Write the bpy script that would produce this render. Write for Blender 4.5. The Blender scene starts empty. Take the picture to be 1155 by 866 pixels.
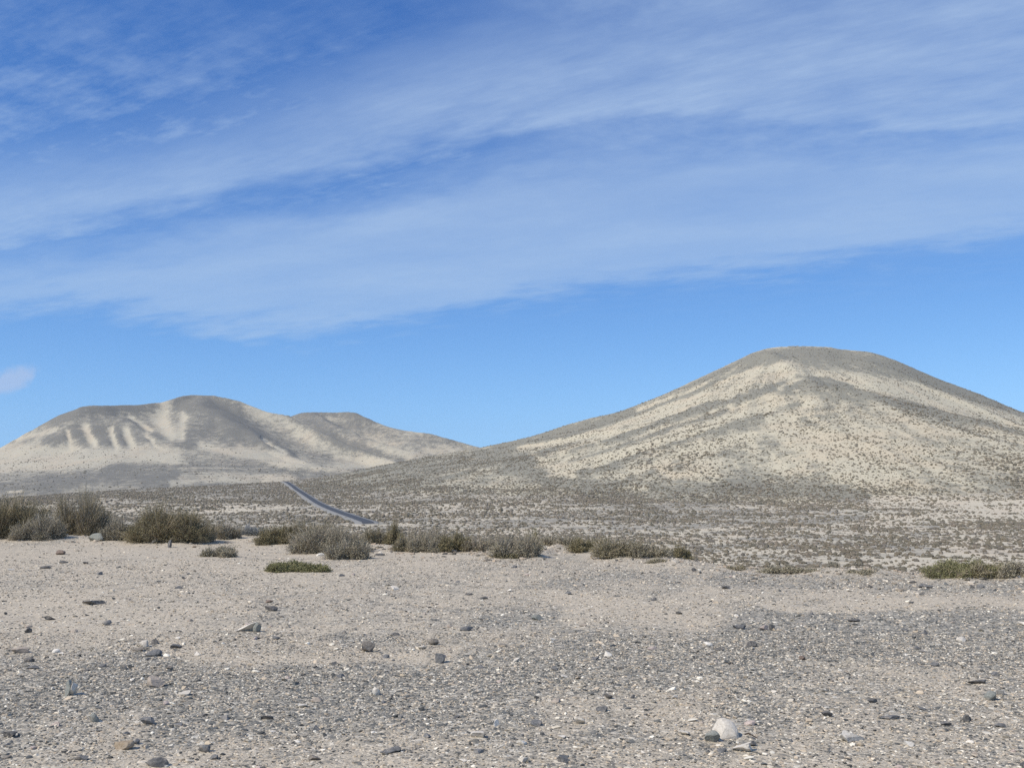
import bpy, math, random
import numpy as np
rng = np.random.default_rng(7); random.seed(7)
C = bpy.context.scene.collection
USE_HAZE = True
# ------------------------------------------------------------------ camera model (photo 1155 x 866)
F = 1120.0; ZC = 1.6
TH = math.atan(97.0 / F); CT, ST = math.cos(TH), math.sin(TH)
def ray(px, py):
    a = (np.asarray(px, float) - 577.5) / F; b = (433 - np.asarray(py, float)) / F
    dy = CT - b * ST; dz = ST + b * CT
    return a / dy, dz / dy
def P3(px, py, Y):
    u, w = ray(px, py); return (float(u * Y), float(Y), float(ZC + w * Y))
def proj(x, y, z):
    y = np.maximum(y, .5); dz = z - ZC
    f = y * CT + dz * ST; up = -y * ST + dz * CT
    f = np.maximum(f, .2)
    return 577.5 + F * x / f, 433 - F * up / f
# ------------------------------------------------------------------ noise
def _h(ix, iy, s):
    n = (ix.astype(np.int64) * 374761393 + iy.astype(np.int64) * 668265263 + s * 982451653) & 0xffffffff
    n = ((n ^ (n >> 13)) * 1274126177) & 0xffffffff
    n = ((n ^ (n >> 16)) * 2246822519) & 0xffffffff
    return ((n ^ (n >> 15)) & 0xffffff) / float(0xffffff)
def vn(x, y, s=0):
    x = np.asarray(x, float); y = np.asarray(y, float)
    ix = np.floor(x); iy = np.floor(y); fx = x - ix; fy = y - iy
    fx = fx * fx * fx * (fx * (fx * 6 - 15) + 10); fy = fy * fy * fy * (fy * (fy * 6 - 15) + 10)
    ix = ix.astype(np.int64); iy = iy.astype(np.int64)
    a = _h(ix, iy, s); b = _h(ix + 1, iy, s); c = _h(ix, iy + 1, s); d = _h(ix + 1, iy + 1, s)
    return (a + (b - a) * fx) * (1 - fy) + (c + (d - c) * fx) * fy
def fbm(x, y, oct=4, s=0, g=.5):
    t = 0; a = 1; n = 0
    for k in range(oct):
        t = t + a * (vn(x * 2**k + 17.3 * k, y * 2**k - 9.1 * k, s + k) - .5) * 2; n += a; a *= g
    return t / n
def sstep(a, b, x):
    t = np.clip((x - a) / (b - a), 0, 1); return t * t * (3 - 2 * t)
def smax(a, b, k):
    h = np.clip(.5 + .5 * (a - b) / k, 0, 1); return b + (a - b) * h + k * h * (1 - h)
def roof(x, y, pts, fall):
    best = np.full(np.shape(x), -1e9)
    for (x0, y0, z0), (x1, y1, z1) in zip(pts[:-1], pts[1:]):
        dx, dy = x1 - x0, y1 - y0
        t = np.clip(((x - x0) * dx + (y - y0) * dy) / (dx * dx + dy * dy), 0, 1)
        cx, cy = x0 + t * dx, y0 + t * dy
        d = np.hypot(x - cx, y - cy)
        best = np.maximum(best, z0 + (z1 - z0) * t - fall(d))
    return best
def interp_s(x, xs, ys, w=None):
    """monotone-ish smooth interpolation (Catmull-Rom)"""
    xs = np.asarray(xs, float); ys = np.asarray(ys, float)
    m = np.gradient(ys, xs)
    sl = np.diff(ys) / np.diff(xs)
    for i in range(1, len(xs) - 1):
        if sl[i-1] * sl[i] <= 0: m[i] = 0
        else: m[i] = 2 * sl[i-1] * sl[i] / (sl[i-1] + sl[i])
    x = np.clip(x, xs[0], xs[-1])
    i = np.clip(np.searchsorted(xs, x, side='right') - 1, 0, len(xs) - 2)
    h = xs[i+1] - xs[i]; t = (x - xs[i]) / h
    return ((2*t**3 - 3*t**2 + 1) * ys[i] + (t**3 - 2*t**2 + t) * h * m[i]
            + (-2*t**3 + 3*t**2) * ys[i+1] + (t**3 - t**2) * h * m[i+1])
# ------------------------------------------------------------------ main terrain: gravel flat, plain, right-hand hill
edge_px = [(-700,600),(-200,603),(0,605),(100,606),(200,609),(260,604),(330,608),(420,616),(500,619),(600,625),
           (640,613),(700,624),(760,631),(860,641),(1000,646),(1155,649),(1500,652),(2200,655)]
EU = []; EY = []
for a, b in edge_px:
    u, w = ray(a, b); EU.append(float(u)); EY.append(ZC / -float(w))
def Eedge(u): return interp_s(u, EU, EY)
crest_px = [(-900,590,420),(-250,578,520),(0,562,600),(150,552,720),(250,547,820),(320,543,900),(370,537,960),(450,521,1050),
            (545,504,1130),(600,493,1160),(650,480,1190),(700,464,1220),(750,444,1250),(800,421,1280),(830,407,1290),(850,398,1295),
            (870,392,1300),(900,390.5,1300),(930,391,1300),(950,394,1295),(975,396,1290),(1000,403,1280),(1050,424,1260),
            (1100,443,1240),(1155,466,1220),(1300,515,1160),(1500,560,1050),(1800,585,950),(2600,590,900)]
cw = [P3(*c) for c in crest_px]
CU = [c[0] / c[1] for c in cw]; CY = [c[1] for c in cw]; CZ = [c[2] for c in cw]
ZBy = [0,60,90,140,200,280,350,430,500,600,800,1000,1300,2000]
ZBz = [-6.2,-6.6,-7.4,-9.4,-11.2,-12.8,-13.8,-14.5,-14.8,-15.0,-15.5,-16,-16,-16]
def zb(y): return interp_s(y, ZBy, ZBz)
R1 = [P3(*c) for c in [(640,502,1010),(700,489,950),(780,470,890),(850,452,850),(900,440,835),(940,438,825),(970,443,812),
                       (1010,455,800),(1060,468,780),(1100,478,765),(1155,490,740),(1250,512,700),(1400,543,640)]]
R2 = [P3(*c) for c in [(800,528,600),(860,503,670),(900,480,720),(935,469,745),(969,464,755),(1021,468,745),(1080,480,730),(1155,500,700)]]
bumps = [([(600,500,1130),(728,458,1130),(786,445,1150),(860,416,1220)], 4, 16),
         ([(592,516,1020),(660,502,980),(740,476,930),(796,461,900)], 3, 14),
         ([(641,538,760),(689,530,800),(754,509,830),(803,493,840),(870,468,830)], 3.5, 14),
         ([(560,512,1080),(640,490,1120),(700,476,1160),(760,448,1200)], 3, 14),
         ([(700,540,700),(790,520,730),(850,505,740),(900,490,750)], 2.5, 12),
         ([(960,420,1180),(1030,432,1130),(1090,448,1080),(1155,474,1020)], 3, 16),
         ([(870,420,1200),(905,430,1050),(930,433,950)], 4, 12)]
bumpw = [([P3(*c) for c in pts], a, w) for pts, a, w in bumps]
SUMX, SUMY = 372.0, 1290.0
def polar(x, y):
    dx, dy = x - SUMX, (y - SUMY) * .8
    r = np.hypot(dx, dy); th = np.arctan2(-dy, dx)      # 0 right, pi/2 towards the camera, pi left
    th = th + .03 * fbm(x / 120, y / 120, 3, 401) + .0004 * r
    return r, th
def gully_h(x, y):
    r, th = polar(x, y)
    g = fbm(th * 13.0, r / 700, 3, 411); g2 = 1 - 2 * np.abs(fbm(th * 9.0 + 3, r / 900, 2, 415))
    return sstep(30, 430, r) * (2.6 * g + 2.4 * g2) * (1 - .6 * np.exp(-((th - 1.45) / .75)**2))
def h_main(x, y, detail=True):
    x = np.asarray(x, float); y = np.asarray(y, float)
    yy = np.maximum(y, .5); u = x / yy
    E = Eedge(np.clip(u, EU[0], EU[-1]))
    d = y - E
    # rear: plain + hill
    yc = interp_s(u, CU, CY); zc = interp_s(u, CU, CZ)
    yf = 480 + 0 * x
    t = np.clip((y - yf) / (yc - yf), 0, 1)
    hill = sstep(-60, 350, x)
    p = 1.15 + .35 * hill
    s = .72 * t**p + .28 * sstep(0, 1, t)
    base = zb(np.minimum(y, yc))
    cz0 = zb(yc)
    far = base + (zc - cz0) * s
    b = np.maximum(y - yc, 0)
    back = np.where(b < 60, .30 * b * b / 120, .30 * (b - 30))
    far = far - back
    fw = sstep(400, 520, y)
    r1 = roof(x, y, R1, lambda q: .31 * q * (1 - .25 * (1 - np.exp(-q / 200))) * (1 - np.exp(-q / 14)))
    r2 = roof(x, y, R2, lambda q: .33 * q * (1 - .3 * (1 - np.exp(-q / 160))) * (1 - np.exp(-q / 16)))
    far = smax(far, r1, 7); far = smax(far, r2, 6)
    if detail:
        for pts, a, w in bumpw:
            r = roof(x, y, [(q[0], q[1], 0) for q in pts], lambda q: q)
            far = far + a * np.exp(-(r / w)**2) * sstep(0, 60, np.minimum(yc - y, y - 470))
        amp = sstep(60, 600, y)
        keep = sstep(0, 90, np.abs(yc - y)) * .8 + .2
        far = far + keep * ((.3 + 1.3 * amp) * fbm(x / 70, y / 90, 4, 3)
             + hill * fw * gully_h(x, y))
        far = far + (.06 + .22 * amp) * fbm(x / 5, y / 6, 3, 5) * (1 - .5 * amp)
    n = 0
    if detail:
        n = .045 * fbm(x / 3.1, y / 4.2, 3, 21) + .012 * fbm(x / .35, y / .35, 3, 31) * (y < 40)
        n = n + .10 * np.exp(-((d + .6) / .9)**2) * (.5 + fbm(x / 1.3, y / 1.3, 3, 41))
    plat = n - .30 * np.where(d > 0, d * d / (d + 1.2), 0)
    return smax(plat, far, .8) - .0
# ------------------------------------------------------------------ far mountains
def W(l): return [P3(*c) for c in l]
FA = W([(-500,640,2400),(-250,595,2450),(-100,545,2450),(-40,523,2430),(0,504,2400),(20,495,2400),(50,479,2380),(70,468,2370),(93,457.5,2350),(105,456.5,2360),(150,456,2400),
        (180,453.5,2440),(195,449.5,2460),(205,446.5,2480),(215,445,2500),(240,446,2500),(255,449,2490),(270,452,2480),(300,463,2450),(325,468,2430),
        (340,478,2380),(366,489,2300),(394,503,2230),(423,512,2180),(455,522,2120)])
FC = W([(290,480,2950),(325,468,2900),(335,466,2880),(350,465,2860),(392,464,2820),(402,465.5,2800),(415,471,2780),(440,481,2750),(460,485,2740),(490,489,2720),(520,497,2700),
        (548,505,2650),(600,518,2600),(700,545,2500),(900,575,2400)])
FB = W([(225,448,2480),(240,461,2390),(265,478,2290),(300,498,2190),(330,515,2090),(345,521,2040)])
FD = W([(143,470,2320),(171,491,2220),(200,500,2140),(257,514,2050),(330,521,1980),(400,529,1920)])
FG = W([(350,466,2840),(375,478,2700),(410,492,2600),(450,503,2500),(500,515,2400)])
FE = W([(430,478,2760),(470,491,2660),(510,502,2560),(560,516,2460)])
FK = W([(-60,560,1500),(30,552,1500),(60,543,1500),(115,534,1550),(170,529,1600),(215,522,1700),(280,525,1750),(330,531,1700),(400,545,1650)])
def h_far(x, y, detail=True):
    u = x / y
    h = interp_s(y, [1200,1400,1600,1800,2000,2200,2400,2700,3200,4200], [-42,-36,-30,-20,-6,8,16,6,-60,-80])
    h = h - 60 * sstep(.02, .30, u) * sstep(2300, 2600, y) - 70 * sstep(-.55, -1.0, u)
    f = lambda q: .50 * q / (1 + q / 1100) * (1 - .85 * np.exp(-q / 22))
    w = 26 * fbm(x / 160, y / 160, 3, 77) if detail else 0
    xx = x + w; yy = y + w
    h = smax(h, roof(xx, yy, FC, lambda q: .75 * q / (1 + q / 520) * (1 - .7 * np.exp(-q / 12))), 6)
    h = smax(h, roof(xx, yy, FG, f), 10); h = smax(h, roof(xx, yy, FE, f), 10)
    h = smax(h, roof(x, yy, FA, lambda q: .85 * q / (1 + q / 480) * (1 - .7 * np.exp(-q / 10))), 5)
    h = smax(h, roof(xx, yy, FB, lambda q: .45 * q / (1 + q / 900) * (1 - .9 * np.exp(-q / 35))), 12)
    h = smax(h, roof(xx, yy, FD, lambda q: .50 * q / (1 + q / 1100) * (1 - .9 * np.exp(-q / 35))), 10)
    h = smax(h, roof(xx, yy, FK, lambda q: .16 * q * (1 - np.exp(-q / 60))), 8)
    if detail:
        h = h + 2.6 * fbm(x / 120, y / 120, 4, 55) + 1.0 * fbm(x / 25, y / 40, 3, 57) - 1.5
    return h
def raycast(px, py, fn=h_main, y0=3.0, y1=1400, n=6000):
    u, w = ray(px, py)
    Y = np.geomspace(y0, y1, n); z = ZC + w * Y; t = fn(u * Y, Y)
    k = np.nonzero(t >= z)[0]
    if len(k) == 0: return None
    i = k[0]
    if i == 0: return (u * Y[0], Y[0], t[0])
    a = (z[i-1] - t[i-1]); b = (t[i] - z[i]); f = a / max(a + b, 1e-9)
    yy = Y[i-1] + (Y[i] - Y[i-1]) * f
    return float(u * yy), float(yy), float(fn(np.array([u * yy]), np.array([yy]))[0])
# ------------------------------------------------------------------ masks (surface cover: 1 sand, 0 dark gravel)
def pdist(X, Y, pts):
    best = np.full(np.shape(X), 1e9)
    if len(pts) == 1: return np.hypot(X - pts[0][0], Y - pts[0][1])
    for (x0, y0), (x1, y1) in zip(pts[:-1], pts[1:]):
        dx, dy = x1 - x0, y1 - y0
        t = np.clip(((X - x0) * dx + (Y - y0) * dy) / (dx * dx + dy * dy), 0, 1)
        best = np.minimum(best, np.hypot(X - x0 - t * dx, Y - y0 - t * dy))
    return best
def paint(m, PX, PY, strokes, ex=2.0):
    for pts, w, val, k in strokes:
        x0 = min(p[0] for p in pts) - 3 * w; x1 = max(p[0] for p in pts) + 3 * w
        y0 = min(p[1] for p in pts) - 3 * w; y1 = max(p[1] for p in pts) + 3 * w
        sel = (PX > x0) & (PX < x1) & (PY > y0) & (PY < y1)
        d = pdist(PX[sel], PY[sel], pts)
        wt = .9 * k * np.exp(-(d / w)**ex)
        m[sel] = m[sel] * (1 - wt) + val * wt
    return m
hill_strokes = [
 ([(560,502),(640,484),(700,467),(750,448),(800,427),(850,404),(900,396),(960,402),(1020,416),(1080,437),(1170,472)], 7, .12, .95),
 ([(850,405),(900,403),(950,408),(1010,420)], 11, .10, .95), ([(1010,416),(1070,438),(1155,468)], 7, .12, .9),
 ([(592,516),(699,493),(751,474),(796,461),(860,441),(905,432),(950,437),(1000,452),(1060,466),(1100,476),(1170,492)], 4.5, .02, .97),
 ([(600,500),(728,458),(786,445),(860,418)], 3.2, .15, .8),
 ([(641,538),(689,530),(754,509),(803,493),(860,470),(900,455)], 4.5, .2, .7),
 ([(900,478),(935,468),(969,463),(1021,466),(1090,480),(1155,494)], 7, .3, .4),
 ([(880,440),(920,440),(970,450)], 8, .15, .8),
 ([(575,525),(620,545),(700,550),(800,550),(880,552),(975,562)], 10, .08, .85),
 ([(540,512),(600,520)], 9, .15, .7), ([(440,530),(520,520),(570,515)], 10, .25, .7),
 ([(670,500),(700,478),(760,460),(800,447)], 4, .95, .8), ([(720,462),(800,436),(850,420),(892,411)], 5, .95, .85),
 ([(620,500),(700,480)], 3, .9, .7), ([(880,439),(902,428),(928,421)], 3, .95, .8),
 ([(960,426),(1020,440),(1080,456),(1165,480)], 7, 1.05, .95),
 ([(760,488),(830,468),(870,457)], 6, .88, .7), ([(700,518),(780,503),(850,492)], 7, .85, .6), ([(900,520),(1000,510),(1155,520)], 16, .72, .6),
 ([(560,508),(640,492),(720,466),(800,436),(846,413)], 2.4, .1, .85), ([(600,514),(680,496),(760,470),(800,455)], 2.4, .12, .8), ([(640,520),(740,489),(820,463)], 2.6, .12, .8),
 ([(670,532),(760,500),(840,477)], 2.6, .14, .8), ([(720,540),(800,515),(860,500)], 3, .3, .35), ([(830,520),(850,500),(875,485)], 12, .68, .7),
 ([(585,506),(650,494),(720,472),(800,443)], 2.6, .97, .85), ([(620,512),(700,488),(770,463)], 2.6, .95, .85), ([(640,528),(700,510),(780,485),(840,466)], 3.2, .95, .85),
 ([(700,538),(780,508),(850,488)], 3.2, .92, .8), ([(1000,470),(1080,490),(1155,505)], 4, .8, .5), ([(900,425),(930,428),(960,436)], 3, .1, .8),
 ([(602,512),(622,528),(650,538)], 4, .9, .8), ([(698,552),(728,550)], 4, .95, .8), ([(745,530),(760,537),(790,538)], 4, .9, .7),
 ([(1080,580),(1175,577)], 13, 1.15, 1.0), ([(985,585),(1075,580)], 5, 1.1, .95), ([(885,567),(980,571),(1060,566)], 4, .95, .9),
 ([(1060,590),(1120,592)], 4, .95, .8),
 ([(770,600),(880,593),(980,594),(1060,600)], 1.3, .95, .9), ([(300,560),(420,548)], 5, .15, .5),
 ([(470,560),(540,548),(580,552)], 3, .8, .5), ([(390,560),(450,575),(520,583)], 8, .7, .4)]
far_strokes = [
 ([(60,474),(95,462),(150,460),(190,456)], 8, .12, .9), ([(60,487),(100,478),(160,480),(200,478)], 7, .3, .7),
 ([(50,500),(72,496)], 5, .1, .8), ([(84,490),(97,504)], 6, .1, .9), ([(109,490),(122,504)], 7, .1, .9), ([(131,487),(141,503)], 4.5, .08, .9),
 ([(152,490),(172,502)], 5, .2, .8), ([(205,458),(240,458),(268,470)], 12, .12, .95), ([(170,458),(178,470)], 5, .1, .8),
 ([(205,492),(240,482),(285,492)], 12, .16, .9), ([(234,457),(265,477),(300,497),(330,514)], 6, .10, .9), ([(255,462),(266,468)], 5, .05, .9),
 ([(171,491),(200,500),(257,514),(330,524),(400,533),(470,530)], 5, .2, .8), ([(260,520),(330,530),(380,535)], 6, .25, .7),
 ([(323,467),(337,477),(366,489),(394,503),(423,511),(451,521)], 6, .12, .9), ([(330,467),(395,467),(420,474)], 5, .12, .85),
 ([(355,480),(362,488)], 3, .1, .6), ([(400,480),(440,490),(490,502)], 7, .35, .7), ([(480,490),(540,504)], 5, .3, .7),
 ([(50,547),(90,538),(140,537),(190,542),(240,548)], 10, .15, .9), ([(100,532),(150,527),(200,527)], 6, .2, .9), ([(215,523),(300,531),(340,536)], 6, .3, .8), ([(0,552),(60,550)], 6, .1, .8),
 ([(186,456),(180,472),(192,490)], 8, .9, .95), ([(206,470),(202,492)], 6, .92, .9), ([(146,470),(170,486)], 2.5, .9, .8),
 ([(75,487),(78,506)], 3, .95, .9), ([(97,481),(105,500)], 4.5, .98, 1), ([(124,485),(131,504)], 3.5, .95, .95), ([(143,484),(150,504)], 4.5, .95, .95),
 ([(164,490),(182,508)], 2.5, .9, .8), ([(20,494),(45,490),(60,486)], 4, .85, .7),
 ([(-40,512),(0,510),(60,510),(120,512),(165,511),(195,516)], 9, .93, .95), ([(-20,527),(60,524),(110,522)], 10, .85, .9),
 ([(225,503),(258,511),(300,517),(340,523)], 5, .98, .95), ([(270,506),(300,512),(320,512)], 6, .85, .8), ([(280,458),(320,475),(350,492)], 8, .75, .8), ([(295,494),(320,508)], 1.6, .95, .8),
 ([(195,546),(225,543),(270,541),(330,537)], 4.5, .82, .8), ([(205,538),(250,536),(300,538)], 4, .75, .7), ([(310,522),(360,528),(420,524)], 5, .9, .8), ([(380,515),(440,524)], 5, .92, .8),
 ([(355,500),(400,512),(440,520)], 4, .7, .6), ([(420,500),(460,512)], 6, .7, .6), ([(10,556),(24,555)], 1.5, .9, .9), ([(190,529),(250,527.5),(330,527)], .8, .7, .7)]
ground_strokes = [  # value here: 1 tan sandy, 0 grey gravel
 ([(860,705),(1000,700),(1155,705),(1300,700)], 22, .12, .85), ([(820,735),(1000,730),(1155,745)], 26, .15, .9),
 ([(400,780),(550,765),(700,750),(850,745)], 34, .10, .85), ([(-100,790),(0,790),(150,775),(300,770),(420,775)], 30, .18, .95),
 ([(200,830),(400,815),(600,810)], 26, .25, .8), ([(-100,850),(100,850)], 20, .45, .7), ([(540,700),(640,697)], 7, .2, .7), ([(385,712),(450,712)], 7, .25, .7),
 ([(800,650),(950,653),(1155,662)], 7, .25, .7), ([(600,655),(760,660)], 6, .4, .6),
 ([(880,683),(1000,682),(1155,681),(1300,680)], 7, .95, .95), ([(180,735),(300,735),(400,738),(520,735)], 10, .98, .8),
 ([(820,790),(1155,800)], 30, .40, .85), ([(600,840),(850,840),(1155,850)], 24, .50, .85), ([(1110,800),(1155,805)], 12, .7, .6), ([(1000,865),(1155,862)], 8, .7, .6), ([(0,640),(200,640),(400,650)], 14, .95, .6)]
# ------------------------------------------------------------------ mesh helpers
def mk_mesh(name, V, Fc, mat=None, attrs=None, smooth=False, parent=None, link=True):
    V = np.asarray(V, np.float32); Fc = np.asarray(Fc, np.int32)
    me = bpy.data.meshes.new(name); n, k = Fc.shape
    me.vertices.add(len(V)); me.vertices.foreach_set('co', V.ravel())
    me.loops.add(n * k); me.loops.foreach_set('vertex_index', Fc.ravel())
    me.polygons.add(n); me.polygons.foreach_set('loop_start', np.arange(0, n * k, k, dtype=np.int32))
    if smooth: me.polygons.foreach_set('use_smooth', np.ones(n, bool))
    me.update(calc_edges=True)
    if not smooth:
        try: me.shade_flat()
        except Exception: pass
    for an, av in (attrs or {}).items():
        av = np.asarray(av, np.float32)
        if av.ndim == 1:
            a = me.attributes.new(an, 'FLOAT', 'POINT'); a.data.foreach_set('value', av)
        else:
            a = me.attributes.new(an, 'FLOAT_COLOR', 'POINT')
            if av.shape[1] == 3: av = np.concatenate([av, np.ones((len(av), 1), np.float32)], 1)
            a.data.foreach_set('color', av.ravel())
    if mat: me.materials.append(mat)
    if not link: return me
    o = bpy.data.objects.new(name, me); C.objects.link(o)
    if parent: o.parent = parent
    return o
def tag(o, label=None, cat=None, group=None, kind=None):
    if label: o['label'] = label
    if cat: o['category'] = cat
    if group: o['group'] = group
    if kind: o['kind'] = kind
    return o
# ------------------------------------------------------------------ materials
def new_mat(name, rough=.95):
    m = bpy.data.materials.new(name); m.use_nodes = True
    nt = m.node_tree; b = nt.nodes['Principled BSDF']; b.inputs['Roughness'].default_value = rough
    b.inputs['Specular IOR Level'].default_value = .15
    return m, nt, b
class NB:
    def __init__(s, nt): s.nt = nt
    def n(s, t, **kw):
        x = s.nt.nodes.new(t)
        for k, v in kw.items(): setattr(x, k, v)
        return x
    def l(s, a, b): s.nt.links.new(a, b)
    def attr(s, name, out='Fac'):
        a = s.n('ShaderNodeAttribute', attribute_name=name); return a.outputs[out]
    def pos(s, scale=(1,1,1)):
        g = s.n('ShaderNodeNewGeometry'); m = s.n('ShaderNodeVectorMath', operation='MULTIPLY')
        s.l(g.outputs['Position'], m.inputs[0]); m.inputs[1].default_value = scale; return m.outputs[0]
    def noise(s, vec, scale, detail=4, rough=.55, out='Fac'):
        x = s.n('ShaderNodeTexNoise'); x.inputs['Scale'].default_value = scale; x.inputs['Detail'].default_value = detail
        x.inputs['Roughness'].default_value = rough; s.l(vec, x.inputs['Vector']); return x.outputs[out]
    def vor(s, vec, scale, out='Color', feat='F1'):
        x = s.n('ShaderNodeTexVoronoi', feature=feat); x.inputs['Scale'].default_value = scale; s.l(vec, x.inputs['Vector']); return x.outputs[out]
    def math(s, op, a, b=None, c=None, clamp=False):
        x = s.n('ShaderNodeMath', operation=op, use_clamp=clamp)
        for i, v in enumerate([a, b, c]):
            if v is None: continue
            if isinstance(v, (int, float)): x.inputs[i].default_value = v
            else: s.l(v, x.inputs[i])
        return x.outputs[0]
    def maprange(s, v, a, b, c=0., d=1., smooth=False):
        x = s.n('ShaderNodeMapRange'); x.interpolation_type = 'SMOOTHSTEP' if smooth else 'LINEAR'
        s.l(v, x.inputs[0])
        for i, q in zip((1,2,3,4), (a, b, c, d)):
            if isinstance(q, (int, float)): x.inputs[i].default_value = q
            else: s.l(q, x.inputs[i])
        return x.outputs[0]
    def mix(s, f, a, b, mode='MIX'):
        x = s.n('ShaderNodeMix', data_type='RGBA', blend_type=mode)
        for i, v in ((0, f), (6, a), (7, b)):
            if isinstance(v, (int, float)): x.inputs[i].default_value = v
            elif isinstance(v, tuple): x.inputs[i].default_value = (*v, 1)
            else: s.l(v, x.inputs[i])
        return x.outputs[2]
    def ramp(s, v, stops, interp='LINEAR'):
        x = s.n('ShaderNodeValToRGB'); cr = x.color_ramp; cr.interpolation = interp
        while len(cr.elements) < len(stops): cr.elements.new(.5)
        for e, (p, c) in zip(cr.elements, stops): e.position = p; e.color = (*c, 1)
        s.l(v, x.inputs[0]); return x.outputs[0]
    def bump(s, h, strength, dist, bsdf):
        x = s.n('ShaderNodeBump'); x.inputs['Strength'].default_value = strength; x.inputs['Distance'].default_value = dist
        s.l(h, x.inputs['Height']); s.l(x.outputs[0], bsdf.inputs['Normal'])
SAND = (.545, .492, .36); GRAVEL = (.245, .232, .183)
def terrain_mat(name, nscale, sand, gravel, sc2, contrast=.22, speck=None):
    m, nt, b = new_mat(name); q = NB(nt)
    s = q.attr('sand'); p = q.pos()
    n1 = q.noise(p, nscale, 6, .65); n2 = q.noise(p, nscale * 5, 4, .6)
    f = q.math('ADD', s, q.math('MULTIPLY', q.math('SUBTRACT', n1, .5), 1.1))
    f = q.math('ADD', f, q.math('MULTIPLY', q.math('SUBTRACT', n2, .5), .8))
    f = q.maprange(f, .5 - contrast, .5 + contrast, 0, 1, True)
    n3 = q.noise(p, sc2, 5, .6)
    gr = q.mix(n3, tuple(c * .72 for c in gravel), tuple(c * 1.35 for c in gravel))
    sd = q.mix(q.noise(p, sc2 * .6, 5, .7), tuple(c * .82 for c in sand), tuple(c * 1.1 for c in sand))
    # mineral tint drifting across the slopes
    sd = q.mix(q.maprange(q.noise(p, nscale * .2, 3), .45, .65, 0, .5), sd, (sand[0] * .98, sand[1] * .9, sand[2] * .86))
    c = q.mix(f, gr, sd)
    q.l(c, b.inputs['Base Color'])
    q.bump(q.math('ADD', n2, q.math('MULTIPLY', n3, .5)), .5, .4 / nscale * .15, b)
    return m
M_hill = terrain_mat('hill_sand_and_gravel', .12, SAND, GRAVEL, .9, .26)
M_plain = terrain_mat('plain_sand_and_gravel', .30, (.56, .50, .38), (.29, .268, .218), 2.0, .22)
M_far = terrain_mat('far_hill_sand_and_gravel', .07, (.475, .435, .335), (.182, .175, .15), .5, .30)
def ground_mat():
    m, nt, b = new_mat('stony_ground'); q = NB(nt)
    t = q.attr('tan'); p = q.pos(); pz = q.pos((1, 1, .3))
    va = q.vor(pz, 55, 'Color'); vb = q.vor(pz, 24, 'Color'); vc = q.vor(pz, 120, 'Color')
    def sepR(c, i=0):
        x = q.n('ShaderNodeSeparateColor'); q.l(c, x.inputs[0]); return x.outputs[i]
    pal = [(0, (.085, .09, .09)), (.14, (.15, .148, .14)), (.32, (.26, .245, .22)), (.52, (.38, .345, .29)), (.72, (.50, .445, .365)), (.88, (.64, .58, .49)), (1, (.76, .71, .62))]
    ca = q.ramp(sepR(va), pal); cb = q.ramp(sepR(vb, 1), pal); cc = q.ramp(sepR(vc, 2), pal)
    tanc = q.mix(q.noise(p, 1.3, 5, .6), (.56, .475, .365), (.62, .545, .43))
    tanc = q.mix(q.maprange(q.noise(p, .35, 3), .42, .6, 0, .8), tanc, (.53, .485, .40))
    tanc = q.mix(q.maprange(q.noise(p, 90, 3, .7), .35, .65), tanc, q.mix(.5, tanc, (.30, .26, .21)), 'MIX')
    # amount of chips showing
    f = q.math('ADD', t, q.math('MULTIPLY', q.math('SUBTRACT', q.noise(p, 2.2, 5, .65), .5), .9))
    f = q.maprange(f, .2, .85, 0, 1, True)
    selA = q.math('GREATER_THAN', sepR(va, 1), q.maprange(f, 0, 1, .12, .74))
    selB = q.math('GREATER_THAN', sepR(vb, 2), q.maprange(f, 0, 1, .50, .90))
    selC = q.math('GREATER_THAN', sepR(vc, 1), q.maprange(f, 0, 1, .20, .55))
    grey = q.mix(.7, tanc, (.215, .215, .19))
    basec = q.mix(f, grey, tanc)
    c = q.mix(selC, basec, cc); c = q.mix(selA, c, ca); c = q.mix(selB, c, cb)
    c = q.mix(q.maprange(f, 0, 1, .34, 0.), c, (.17, .175, .165)); c = q.mix(q.maprange(f, .4, 1, 0, .45), c, (.56, .485, .385))
    c = q.mix(1.0, c, (1.0, .985, .93), 'MULTIPLY')
    q.l(c, b.inputs['Base Color'])
    ha = q.math('MULTIPLY', q.math('SUBTRACT', 1, q.vor(pz, 55, 'Distance')), selA)
    hb = q.math('MULTIPLY', q.math('SUBTRACT', 1, q.vor(pz, 24, 'Distance')), selB)
    hh = q.math('ADD', q.math('MULTIPLY', hb, 1.6), ha)
    hh = q.math('ADD', hh, q.math('MULTIPLY', q.noise(p, 130, 3, .7), .5))
    q.bump(hh, .9, .008, b)
    return m
M_ground = ground_mat()
def stone_mat():
    m, nt, b = new_mat('weathered_stone', .85); q = NB(nt)
    c = q.attr('col', 'Color'); p = q.pos()
    n = q.noise(p, 60, 5, .7)
    c2 = q.mix(q.maprange(n, .3, .7), q.mix(.35, c, (.02, .02, .02)), q.mix(.22, c, (.75, .7, .62)))
    c3 = q.mix(q.maprange(q.noise(p, 22, 3), .56, .64, 0, .45), c2, (.36, .31, .25))
    q.l(c3, b.inputs['Base Color']); q.bump(n, .5, .006, b)
    return m
M_stone = stone_mat()
def pebble_mat():
    m, nt, b = new_mat('loose_gravel', .9); q = NB(nt)
    q.l(q.attr('col', 'Color'), b.inputs['Base Color']); return m
M_peb = pebble_mat()
def plant_mat(name, rough=.9, trans=False):
    m, nt, b = new_mat(name, rough); q = NB(nt)
    q.l(q.attr('col', 'Color'), b.inputs['Base Color']); return m
M_twig = plant_mat('dry_twigs'); M_leaf = plant_mat('scrub_leaves')
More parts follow.
